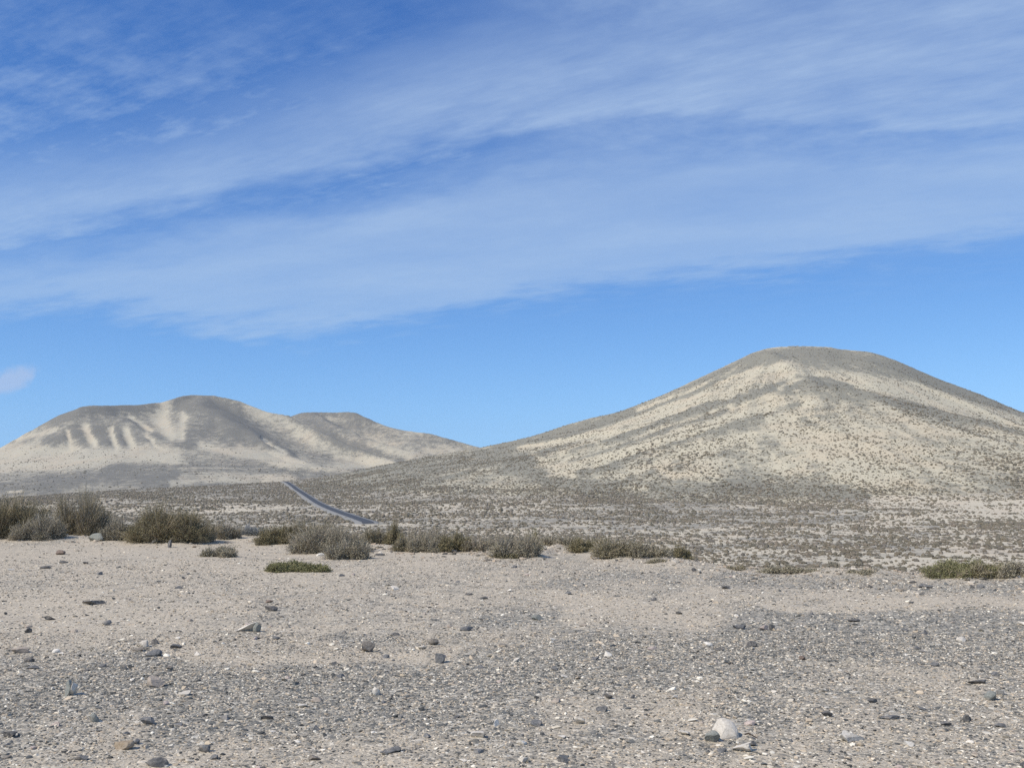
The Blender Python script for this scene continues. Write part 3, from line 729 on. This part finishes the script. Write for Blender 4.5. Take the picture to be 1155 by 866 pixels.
# ------------------------------------------------------------------ shrubs
def unit(v): return v / np.maximum(np.linalg.norm(v, axis=-1, keepdims=True), 1e-9)
def twig_mesh(r, n, rx, ry, H, wid, col, up=.25, lean=0., spiky=.12):
    # roots clustered around a few crowns
    k = max(3, int(rx * 9)); cen = np.stack([np.linspace(-.62, .62, k) * rx + r.normal(size=k) * .05 * rx, r.uniform(-.55, .55, k) * ry], -1)
    hs = r.uniform(.72, 1.08, k) * (1 - .35 * (np.abs(cen[:,0]) / rx)**2); ci = r.integers(k, size=n)
    base = np.concatenate([cen[ci] + r.normal(size=(n, 2)) * .05 * rx, np.zeros((n, 1))], 1)
    az = r.uniform(0, 6.283, n); el = np.arccos(r.uniform(-.02, 1, n))
    rr = r.uniform(.55, 1.0, n)**.6 + r.exponential(.04, n) * spiky * 8
    cr = np.minimum(rx * .62, H * 1.5)
    lump = .70 + .8 * fbm(az * 1.3 + ci * 7.7, el * 2.2, 3, int(r.integers(1e6))) + .12
    rr = rr * np.clip(lump, .38, 1.3)
    ex = cr * np.sin(el) * np.cos(az) * rr; ey = min(ry * .75, H * 1.2) * np.sin(el) * np.sin(az) * rr; ez = H * hs[ci] * np.maximum(np.cos(el), 0)**.8 * rr * 1.12
    end = base + np.stack([ex + lean * ez, ey, np.maximum(ez, .02)], -1)
    # start part-way along so that the thicket is filled at every depth
    st = r.uniform(0, .72, n)[:, None]; start = base * (1 - st) + end * st
    mid = (start + end) / 2 + np.stack([r.normal(size=n) * .05 * rx, r.normal(size=n) * .05 * rx, r.uniform(.0, .12, n) * H], -1)
    side = unit(np.cross(end - start, r.normal(size=(n, 3)))) * (wid * r.uniform(.5, 1.2, n))[:, None]
    ts_ = [0, .35, .7, 1.0]; ww = [1, .85, .6, .2]; rows = []
    for t_, w_ in zip(ts_, ww):
        p = start * (1-t_)**2 + 2 * mid * t_ * (1-t_) + end * t_**2
        rows += [p - side * w_, p + side * w_]
    V = np.stack(rows, 1)
    f = np.array([[0,1,3,2],[2,3,5,4],[4,5,7,6]]); Fc = (f[None] + (np.arange(n) * 8)[:, None, None]).reshape(-1, 4)
    cc = np.array(col)[r.integers(len(col), size=n)] * r.uniform(.7, 1.3, (n, 1))
    return V.reshape(-1, 3), Fc, np.repeat(cc, 8, 0), end, mid
def leaf_mesh(r, pts, size, col):
    n = len(pts); a = unit(r.normal(size=(n, 3)) + np.array([0, 0, .8])); b_ = unit(np.cross(a, r.normal(size=(n, 3))))
    L_ = (size * r.uniform(.6, 1.5, n))[:, None]
    V = np.stack([pts - b_ * L_ * .28, pts + a * L_ * .6 + b_ * 0, pts + b_ * L_ * .28, pts - a * L_ * .5], 1)
    Fc = np.arange(n * 4).reshape(n, 4)
    cc = np.array(col)[r.integers(len(col), size=n)] * r.uniform(.8, 1.2, (n, 1))
    return V.reshape(-1, 3), Fc, np.repeat(cc, 4, 0)
GREYT = [(.35,.305,.235), (.41,.36,.285), (.27,.235,.18), (.33,.29,.235)]
OLIT = [(.31,.26,.175), (.25,.21,.135), (.36,.30,.21)]
OLEAF = [(.225,.195,.11), (.185,.165,.09), (.26,.225,.13)]
GLEAF = [(.31,.28,.195), (.27,.24,.165), (.36,.32,.23)]
GRNLEAF = [(.21,.205,.095), (.175,.172,.08), (.25,.235,.125)]
STY = {'olive': (OLIT, OLEAF, 1.6), 'grey': (GREYT, GLEAF, 1.0), 'mixed': (GREYT[:2] + OLIT, GLEAF[:2] + OLEAF, 1.0), 'green': (OLIT, GRNLEAF, 1.8),
       'brown': ([(.33,.275,.21), (.41,.35,.28)], GLEAF + OLEAF[:1], .5), 'blue': ([(.30,.305,.30), (.37,.37,.355)], [(.29,.29,.25)], .35)}
def shrub(px, py, w, h, sty, label, dens=1.0, dy=0., spiky=.06, lean=0., behind=None):
    if behind: 
        u, _ = ray(px, py); x, y = float(u * behind), behind; z = float(h_main(np.array([x]), np.array([y]))[0])
    else:
        g = ground_at(px, py); u, _ = ray(px, py); Ee = float(Eedge(u))
        if g is None or g[1] > Ee + .9:
            behind = Ee + .9; x, y = float(u * behind), behind; z = float(h_main(np.array([x]), np.array([y]))[0])
        else: x, y, z = g
    ppm = F / y; rx = w / ppm / 2; H = h / ppm; ry = min(rx, max(.3, rx * .7))
    if behind: H = max(H, ZC + float(ray(px, py - h)[1]) * y - z)
    y += ry * .5
    r = np.random.default_rng(int(px * 13 + py * 7))
    root = bpy.data.objects.new('desert_shrub', None); C.objects.link(root); root.location = (x, y, z - .02); root.empty_display_size = .2
    tag(root, label, 'shrub')
    tc, lc, lf = STY[sty]
    n = int(np.clip(5200 * dens * (rx * 2) * max(H, .25) / .5, 900, 12000))
    V, Fc, cc, end, mid = twig_mesh(r, n, rx, ry, H, .0042, tc, lean=lean, spiky=spiky)
    mk_mesh('twigs', V, Fc, M_twig, {'col': cc * 1.12}, False, parent=root)
    nl = int(n * 3.0 * lf); i = r.integers(n, size=nl); t = r.uniform(.25, 1.0, nl)[:, None]
    pts = mid[i] * (1 - t) + end[i] * t + r.normal(size=(nl, 3)) * .018
    pts[:, 2] = np.maximum(pts[:, 2], .01)
    V, Fc, cc = leaf_mesh(r, pts, .019, lc)
    mk_mesh('foliage', V, Fc, M_leaf, {'col': cc}, False, parent=root)
    return root
SH = [
 (6,607,88,47,'olive','large olive shrub cut by the left edge of the photo',1.1,{}),
 (41,609,48,34,'grey','grey leafless shrub touching the right side of the olive shrub at the left edge',1.0,{}),
 (87,602,60,46,'mixed','tall thin brownish shrub with an open feathery top, between the two big left shrubs',.75,dict(spiky=.12)),
 (60,598,34,18,'blue','small low grey shrub at the foot of the tall thin feathery one',.8,{}),
 (184,611,86,42,'olive','big dark olive shrub, widest and densest on the left lip of the flat',1.35,{}),
 (134,610,42,29,'grey','grey dry shrub joined to the left side of the big dark olive shrub',1.0,{}),
 (221,610,34,27,'brown','brownish shrub joined to the right side of the big dark olive shrub',1.1,{}),
 (252,608,34,22,'grey','low sparse grey shrub right of the big dark olive shrub',.7,{}),
 (276,605,34,17,'blue','blue-grey low shrub just left of the mid green-brown pair',1.1,{}),
 (246,628,38,14,'grey','small pale grey dome shrub standing alone on the sand in front of the lip',1.3,{}),
 (316,614,46,24,'olive','dark olive shrub at the left end of the middle clump',1.3,{}),
 (352,612,58,27,'mixed','light olive wide shrub at the back of the middle clump',1.0,{}),
 (368,624,70,34,'grey','large grey shrub in the middle of the middle clump',1.25,{}),
 (393,631,44,24,'grey','smaller grey shrub at the right front of the middle clump',1.1,{}),
 (335,645,61,12,'green','flat green mat of low succulent growth alone on the sand',3.2,dict(spiky=.02)),
 (427,608,30,20,'mixed','narrow grey-olive shrub beside the near end of the road',1.0,{}),
 (446,604,20,14,'olive','small olive shrub just right of the narrow one by the near end of the road',1.0,{}),
 (478,612,42,20,'grey','pale grey shrub behind the pair of round shrubs in the middle',.9,{}),
 (455,622,24,19,'mixed','round olive-grey shrub, left of the pair in the middle',1.1,{}),
 (477,623,32,21,'grey','round grey shrub, right of the pair in the middle',1.1,{}),
 (514,621,34,25,'olive','brown-olive upright shrub right of the pair in the middle',1.2,{}),
 (536,622,24,21,'brown','brown shrub joined to the right of the brown-olive upright one',1.1,{}),
 (553,621,22,18,'grey','thin grey shrub left of the spiky grey shrub',.8,{}),
 (584,629,52,29,'grey','spiky pale grey shrub with twigs sticking up in the middle of the lip',1.05,dict(spiky=.18)),
 (570,630,22,9,'olive','low yellowish-green tuft at the foot of the spiky pale grey shrub',2.0,{}),
 (603,614,18,16,'green','small green shrub behind the right side of the spiky pale grey shrub',1.2,{}),
 (638,615,40,14,'grey','low grey shrub at the left end of the long scrub row',1.2,{}),
 (668,622,42,19,'olive','olive shrub, second in the long scrub row from its left end',1.4,{}),
 (700,628,52,22,'mixed','wide grey-olive shrub in the middle of the long scrub row',1.4,{}),
 (733,629,42,19,'grey','grey shrub toward the right of the long scrub row',1.4,{}),
 (765,624,26,12,'olive','small olive shrub at the right end of the long scrub row',1.3,{}),
 (743,635,20,6,'brown','tiny brown tuft in front of the long scrub row',1.5,{}),
 (832,643,18,7,'brown','tiny dark tuft on the lip right of the scrub row',1.6,{}),
 (871,646,22,8,'grey','small grey tuft, left of two on the lip at right of centre',1.3,{}),
 (905,646,32,7,'grey','wider low grey tuft, right of two on the lip at right of centre',1.5,{}),
 (975,648,30,5,'grey','very low grey tuft on the lip between the tufts and the right shrub',1.2,{}),
 (1098,652,84,19,'green','long low green shrub at the right side of the flat',1.5,{}),
 (1082,650,40,17,'olive','olive top growth of the long low shrub at right, just left of its middle',1.4,{}),
 (1122,652,52,19,'mixed','grey-olive shrub joined to the right of the long low green shrub',1.6,{}),
 (1152,651,34,20,'grey','grey shrub cut by the right edge of the photo',1.2,{}),
]
for px, py, w, h, sty, lab, dens, kw in SH: shrub(px, py, w * (1.0 if px < 260 else 1.05), h * .92, sty, lab, dens, **kw)
# ------------------------------------------------------------------ scrub over the plain and hills
def dome(sub_, seed):
    V, Fc = ICO[sub_]; r = np.random.default_rng(seed); V = V.copy()
    n = 1 + .28 * np.sin(V @ r.normal(size=3) * 3 + r.uniform(0, 6)) * .6 + r.normal(size=len(V)) * .13
    V = V * n[:, None]; V[:, 2] = np.where(V[:, 2] > 0, V[:, 2], V[:, 2] * .25); return V
SCRUBC = np.array([(.17,.16,.115), (.145,.14,.105), (.20,.185,.135), (.155,.155,.12), (.22,.20,.155), (.19,.185,.16)])
def scrub_field(n, ya, yb, ua, ub, hfn, maskfn, size, ysize):
    u = rng.uniform(ua, ub, n); y = np.exp(rng.uniform(math.log(ya), math.log(yb), n)); x = u * y
    z = hfn(x, y); px, py = proj(x, y, z); pr = maskfn(x, y, z, px, py)
    k = rng.random(n) < pr; x, y, z = x[k], y[k], z[k]
    s = size(y) * (.4 + 1.3 * rng.random(len(x))**2.6) * (1 + .7 * np.clip(fbm(x / 24, y / 34, 3, 505), 0, 1)) * .9
    return x, y, z, s
def vis_main(x, y, z):  # not on the hidden back slopes
    return y < interp_s(x / y, CU, CY) + 15
RX = np.stack([rx, ry], -1)
def road_d(x, y):
    out = np.full(len(x), 1e9)
    for i in range(0, len(RX), 2): out = np.minimum(out, np.hypot(x - RX[i,0], y - RX[i,1]))
    return out
def mk_main(x, y, z, px, py):
    clump = fbm(x / 14, y / 22, 3, 301); s = main_masks(x, y, z, px, py)
    hl = sstep(450, 620, y) * sstep(-130, 60, x)
    # sparse near the summit and on clean drift sand
    alt = 1 - .75 * sstep(90, 150, z)
    pr = (.50 + .8 * clump * (1 - .6 * hl)) * (1 - .30 * hl) * alt + .12
    pr = pr * (1 - .9 * np.exp(-(((px - 1130) / 60)**2 + ((py - 577) / 8)**2)))
    pr = pr + .4 * np.exp(-((py - 555) / 9)**2) * (px > 590) * (px < 1080)
    pr = pr * (.6 + .75 * sstep(-.35, .35, fbm(x / 45, y / 60, 3, 305)))
    pr = pr * (px > -140) * (px < 1300) * vis_main(x, y, z) * (z > -40)
    pr = pr * (1 - .25 * sstep(700, 800, px) * sstep(190, 110, y))
    pr = pr * (road_d(x, y) > 3.8)
    return np.clip(pr, 0, 1)
szf = lambda y: .12 + .0011 * np.minimum(y, 420) + .00008 * np.maximum(y - 480, 0)
fa = scrub_field(134000, 62, 480, -.62, .63, h_mesh, mk_main, szf, None)
fb = scrub_field(235000, 480, 1290, -.62, .63, h_mesh, mk_main, szf, None)
x, y, z, s = [np.concatenate([a_, b_]) for a_, b_ in zip(fa, fb)]
order = np.argsort(-(s / y)); ind = order[:300]; rest = order[300:]
def scrub_stuff(name, x, y, z, s, sub_, label, flat=.75):
    m = len(x); T = np.array([dome(sub_, 40 + k) for k in range(12)]); ti = rng.integers(12, size=m)
    sc = np.stack([s * rng.uniform(.65, 1.15, m), s * rng.uniform(.7, 1.2, m), s * flat * rng.uniform(.7, 1.4, m)], -1)
    V = T[ti] * sc[:, None, :] + np.stack([x, y, z - .03 * s], -1)[:, None, :]
    nv = T.shape[1]; Fc = (ICO[sub_][1][None] + (np.arange(m) * nv)[:, None, None]).reshape(-1, 3)
    cc = (SCRUBC * (1.24, 1.12, 1.08))[rng.integers(len(SCRUBC), size=m)] * rng.uniform(.8, 1.25, (m, 1))
    o = mk_mesh(name, V.reshape(-1, 3), Fc, M_scrub, {'col': np.repeat(cc, nv, 0)}, False); tag(o, label, 'scrub', kind='stuff'); return o
scrub_stuff('scrub', x[rest], y[rest], z[rest], s[rest], 1, 'thousands of low dark scrub cushions dotting the plain and the near hill')
# 300 nearest as things: twiggy cushions
tm = []
for k in range(8):
    r = np.random.default_rng(700 + k); V, Fc, cc, end, mid = twig_mesh(r, 420, 1.0, .9, .62, .035, [(.33,.30,.25), (.27,.245,.20), (.38,.35,.30)], spiky=.1)
    pts = np.concatenate([end, mid]); V2, F2, c2 = leaf_mesh(r, pts, .16, [(.28,.255,.195), (.24,.22,.165), (.32,.295,.235)])
    tm.append(mk_mesh('scrub_cushion', np.concatenate([V, V2]), np.concatenate([Fc, F2 + len(V)]), M_leaf, {'col': np.concatenate([cc, c2])}, False, link=False))
for i in ind:
    o = bpy.data.objects.new('scrub_cushion', tm[int(rng.integers(8))]); C.objects.link(o)
    o.location = (x[i], y[i], z[i] - .03); f = s[i] * 1.15; o.scale = (f * rng.uniform(.9, 1.5), f, f * rng.uniform(.8, 1.1)); o.rotation_euler = (0, 0, rng.uniform(-.5, .5) + math.pi * int(rng.integers(2)))
    tag(o, 'low dark scrub cushion, one of many alike on the nearest part of the sandy plain', 'shrub', 'scrub cushions on the near part of the plain')
def mk_far(x, y, z, px, py):
    clump = fbm(x / 90, y / 140, 3, 311)
    pr = sstep(495, 512, py) * (.55 + .6 * clump) * (px > -50) * (px < 540)
    pr = pr + .35 * np.exp(-((py - 528) / 9)**2) * (px < 120) + .3 * np.exp(-(((px - 330) / 30)**2 + ((py - 505) / 12)**2)) * 0
    kn = np.exp(-(((px - 135) / 75)**2 + ((py - 540) / 10)**2)); pr = pr * (1 - .85 * kn)
    return np.clip(pr, 0, 1)
x, y, z, s = scrub_field(16000, 1350, 2500, -.54, -.02, sampler(Uf, yf, ZF), mk_far, lambda y: 1.15 + 0 * y, None)
scrub_stuff('far_scrub', x, y, z, s, 1, 'faint dots of scrub on the sandy foot of the far mountain', .7)
# ------------------------------------------------------------------ air
M_haze = bpy.data.materials.new('air'); M_haze.use_nodes = True; nt = M_haze.node_tree
for n_ in list(nt.nodes):
    if n_.type == 'BSDF_PRINCIPLED': nt.nodes.remove(n_)
pv = nt.nodes.new('ShaderNodeVolumePrincipled'); pv.inputs['Color'].default_value = (.80, .88, 1, 1); pv.inputs['Density'].default_value = 3.5e-5; pv.inputs['Anisotropy'].default_value = .3
nt.links.new(pv.outputs[0], nt.nodes['Material Output'].inputs['Volume'])
hx0, hx1, hy0, hy1, hz0, hz1 = -6400, 6400, -6400, 6400, -92, 260
V = [(a_, b_, c_) for a_ in (hx0, hx1) for b_ in (hy0, hy1) for c_ in (hz0, hz1)]
if USE_HAZE:
    o = mk_mesh('haze', V, [(0,1,3,2),(4,6,7,5),(0,4,5,1),(2,3,7,6),(0,2,6,4),(1,5,7,3)], M_haze); tag(o, 'faint blue haze in the air over the plain and mountains', 'haze', kind='stuff')
# ------------------------------------------------------------------ camera
cam = bpy.data.cameras.new('camera'); co = bpy.data.objects.new('camera', cam); C.objects.link(co)
cam.sensor_fit = 'HORIZONTAL'; cam.sensor_width = 36; cam.lens = 36 * F / 1155; cam.clip_start = .1; cam.clip_end = 60000
co.location = (0, 0, ZC); co.rotation_euler = (math.pi / 2 + TH, 0, 0)
bpy.context.scene.camera = co
# ------------------------------------------------------------------ sun and sky
SKYK = .835
SUN_EL = math.radians(47); SUN_AZ = math.radians(-122)   # azimuth clockwise from +Y (view direction); negative = left
sd = bpy.data.lights.new('sun', 'SUN'); sd.energy = 3.6; sd.angle = math.radians(.53); sd.color = (1, .925, .81)
so = bpy.data.objects.new('sun', sd); C.objects.link(so)
from mathutils import Vector
dirv = Vector((math.sin(SUN_AZ) * math.cos(SUN_EL), math.cos(SUN_AZ) * math.cos(SUN_EL), math.sin(SUN_EL)))
so.rotation_euler = dirv.to_track_quat('Z', 'Y').to_euler(); so.location = dirv * 100
w = bpy.data.worlds.new('World'); bpy.context.scene.world = w; w.use_nodes = True
nt = w.node_tree; q = NB(nt); bg = nt.nodes['Background']; bg.inputs[1].default_value = .1
sky = q.n('ShaderNodeTexSky'); sky.sky_type = 'NISHITA'; sky.sun_disc = False; sky.sun_elevation = SUN_EL; sky.sun_rotation = SUN_AZ
sky.air_density = .6; sky.dust_density = 0; sky.ozone_density = 3.0; sky.altitude = 0
# camera tone response of the clear sky: per-channel gamma
g_ = q.n('ShaderNodeTexCoord'); s1_ = q.n('ShaderNodeSeparateXYZ'); q.l(g_.outputs['Generated'], s1_.inputs[0]); c1_ = q.n('ShaderNodeCombineXYZ')
q.l(s1_.outputs[0], c1_.inputs[0]); q.l(s1_.outputs[1], c1_.inputs[1])
q.l(q.math('SQRT', q.math('ADD', q.math('MULTIPLY', s1_.outputs[2], s1_.outputs[2]), .0055)), c1_.inputs[2])
n1_ = q.n('ShaderNodeVectorMath', operation='NORMALIZE'); q.l(c1_.outputs[0], n1_.inputs[0]); q.l(n1_.outputs[0], sky.inputs[0])
ssp = q.n('ShaderNodeSeparateColor'); q.l(sky.outputs[0], ssp.inputs[0]); scm = q.n('ShaderNodeCombineColor')
for i_, (g_, k_) in enumerate(((1.15, 1.338), (.95, 1.291), (.68, 1.293))):
    q.l(q.math('MULTIPLY', q.math('POWER', q.math('MULTIPLY', ssp.outputs[i_], .1), g_), k_ * 10 * SKYK), scm.inputs[i_])
tc = q.n('ShaderNodeTexCoord'); sp = q.n('ShaderNodeSeparateXYZ'); q.l(tc.outputs['Generated'], sp.inputs[0])
az = q.math('ARCTAN2', sp.outputs[0], sp.outputs[1]); el = q.math('ARCSINE', sp.outputs[2])
def azel(px, py):
    u, w_ = ray(px, py); return math.atan2(float(u), 1), math.atan2(float(w_), math.hypot(float(u), 1))
A0, A1 = -.75, .75; E0, E1 = -.1, 1.0
def curve(pts):
    fc = q.n('ShaderNodeFloatCurve'); cm = fc.mapping; c = cm.curves[0]
    P = sorted([((azel(a, b)[0] - A0) / (A1 - A0), (azel(a, b)[1] - E0) / (E1 - E0)) for a, b in pts])
    while len(c.points) < len(P): c.points.new(.5, .5)
    for pt, (a, b) in zip(c.points, P): pt.location = (a, b); pt.handle_type = 'AUTO'
    cm.update(); q.l(azn, fc.inputs['Value'])
    return q.math('MULTIPLY_ADD', fc.outputs[0], E1 - E0, E0)
azn = q.math('DIVIDE', q.math('SUBTRACT', az, A0), A1 - A0, clamp=True)
# cloud-layer coordinates: direction projected on a high flat layer
inv_ = q.math('DIVIDE', 1, q.math('ADD', q.math('MAXIMUM', sp.outputs[2], 0), .12))
cx = q.math('MULTIPLY', sp.outputs[0], inv_); cy = q.math('MULTIPLY', sp.outputs[1], inv_)
def lay(rot, sx, sy, off=0):
    c_, s_ = math.cos(rot), math.sin(rot)
    a = q.math('ADD', q.math('MULTIPLY', cx, c_ * sx), q.math('MULTIPLY', cy, s_ * sx))
    b_ = q.math('ADD', q.math('MULTIPLY', cx, -s_ * sy), q.math('MULTIPLY', cy, c_ * sy))
    cb = q.n('ShaderNodeCombineXYZ'); q.l(a, cb.inputs[0]); q.l(b_, cb.inputs[1]); cb.inputs[2].default_value = off
    return cb.outputs[0]
nA = q.noise(lay(-.30, 1.0, 2.6), 1.3, 4, .5)        # broad streaks
nB = q.noise(lay(-.45, 2.4, 4.6, 4), 2.0, 6, .6)      # fibres
nC = q.noise(lay(.2, 7, 8, 9), 2.4, 4, .6)        # ripples
nE = q.noise(lay(-.55, 3.5, 15, 14), 2.6, 7, .68)        # fine fibres
nD = q.noise(lay(-.4, 1.0, 1.6, 2), 1.8, 4, .55)
wob = q.math('MULTIPLY', q.math('SUBTRACT', nB, .5), .05)
wob = q.math('ADD', wob, q.math('MULTIPLY', q.math('SUBTRACT', nD, .5), .05))
elw = q.math('ADD', el, wob)
def band(top, bot, softt, softb):
    t = q.math('SUBTRACT', curve(top), elw); b_ = q.math('SUBTRACT', elw, curve(bot))
    return q.math('MULTIPLY', q.maprange(t, -softt, softt, 0, 1, True), q.maprange(b_, -softb, softb, 0, 1, True))
B2 = band([(-150,300),(0,296),(120,285),(200,268),(300,248),(400,225),(500,200),(600,182),(700,172),(800,165),(950,165),(1155,150),(1300,140)],
          [(-150,345),(0,345),(130,352),(200,362),(280,372),(420,366),(600,334),(800,308),(1000,288),(1155,268),(1300,255)], .035, .018)
B1 = band([(-150,215),(0,200),(120,185),(220,160),(350,118),(450,78),(560,40),(700,-10),(850,-90),(1155,-250)],
          [(-150,290),(0,282),(100,262),(200,238),(330,208),(430,182),(520,160),(620,145),(750,140),(900,150),(1155,140),(1300,120)], .05, .02)
den2 = q.math('MULTIPLY', B2, q.maprange(nA, .25, .7, .46, .70))
d1 = q.math('MULTIPLY', B1, q.maprange(q.math('ADD', q.math('MULTIPLY', nA, .5), q.math('ADD', q.math('MULTIPLY', nB, .36), q.math('MULTIPLY', nE, .14))), .35, .62, .30, .70))
# fainter wisps everywhere above the bands
hi = q.maprange(el, .12, .30, 0, 1, True)
wis = q.math('MULTIPLY', q.math('MULTIPLY', hi, q.maprange(el, .34, .43, 1, .35)), q.maprange(q.math('ADD', q.math('MULTIPLY', nB, .45), q.math('ADD', q.math('MULTIPLY', nC, .25), q.math('MULTIPLY', nE, .30))), .42, .66, .0, .42))
right = q.maprange(az, -.05, .35, 0, 1, True)
wr = q.math('MULTIPLY', q.math('MULTIPLY', right, q.maprange(el, .24, .34, 0, 1, True)), q.maprange(q.math('ADD', q.math('MULTIPLY', nC, .55), q.math('MULTIPLY', nB, .45)), .38, .62, .16, .46))
den = q.math('MAXIMUM', den2, d1); den = q.math('MAXIMUM', den, q.math('MAXIMUM', wis, wr))
gapf = q.math('MULTIPLY', q.math('MULTIPLY', q.maprange(az, -.12, .12, 0, 1, True), q.maprange(el, .18, .24, 0, 1, True)), q.maprange(q.math('ADD', q.math('MULTIPLY', nC, .4), q.math('MULTIPLY', nB, .6)), .35, .65, .26, .50))
den = q.math('MAXIMUM', den, gapf)
den = q.math('ADD', den, q.math('MULTIPLY', q.math('SUBTRACT', q.math('ADD', q.math('MULTIPLY', nC, .5), q.math('MULTIPLY', nE, .5)), .5), q.math('MULTIPLY', den, .38)))
# the one small low puff
ap, ep = azel(12, 428)
dx_ = q.math('DIVIDE', q.math('SUBTRACT', az, ap), .021); dy_ = q.math('DIVIDE', q.math('SUBTRACT', q.math('SUBTRACT', el, ep), q.math('MULTIPLY', q.math('SUBTRACT', az, ap), .35)), .0125)
rr_ = q.math('ADD', q.math('MULTIPLY', dx_, dx_), q.math('MULTIPLY', dy_, dy_))
npf = q.noise(tc.outputs['Generated'], 55, 4, .6)
puff = q.maprange(q.math('ADD', rr_, q.math('MULTIPLY', q.math('SUBTRACT', npf, .5), 2.4)), .15, 1.35, .72, 0, True)
den = q.math('MINIMUM', den, 1, clamp=True)
cloudc = q.mix(q.maprange(el, .05, .35), (3.35, 4.85, 7.0), (3.7, 4.95, 6.9))
q.l(q.mix(puff, q.mix(den, scm.outputs[0], cloudc), (3.65, 4.75, 6.9)), bg.inputs[0])
sc = bpy.context.scene
sc.view_settings.view_transform = 'Standard'; sc.view_settings.look = 'None'; sc.view_settings.gamma = 1; sc.view_settings.exposure = .25
sc.view_settings.use_curve_mapping = False
sc.render.engine = 'CYCLES'; sc.cycles.max_bounces = 4; sc.cycles.diffuse_bounces = 2; sc.cycles.use_denoising = False
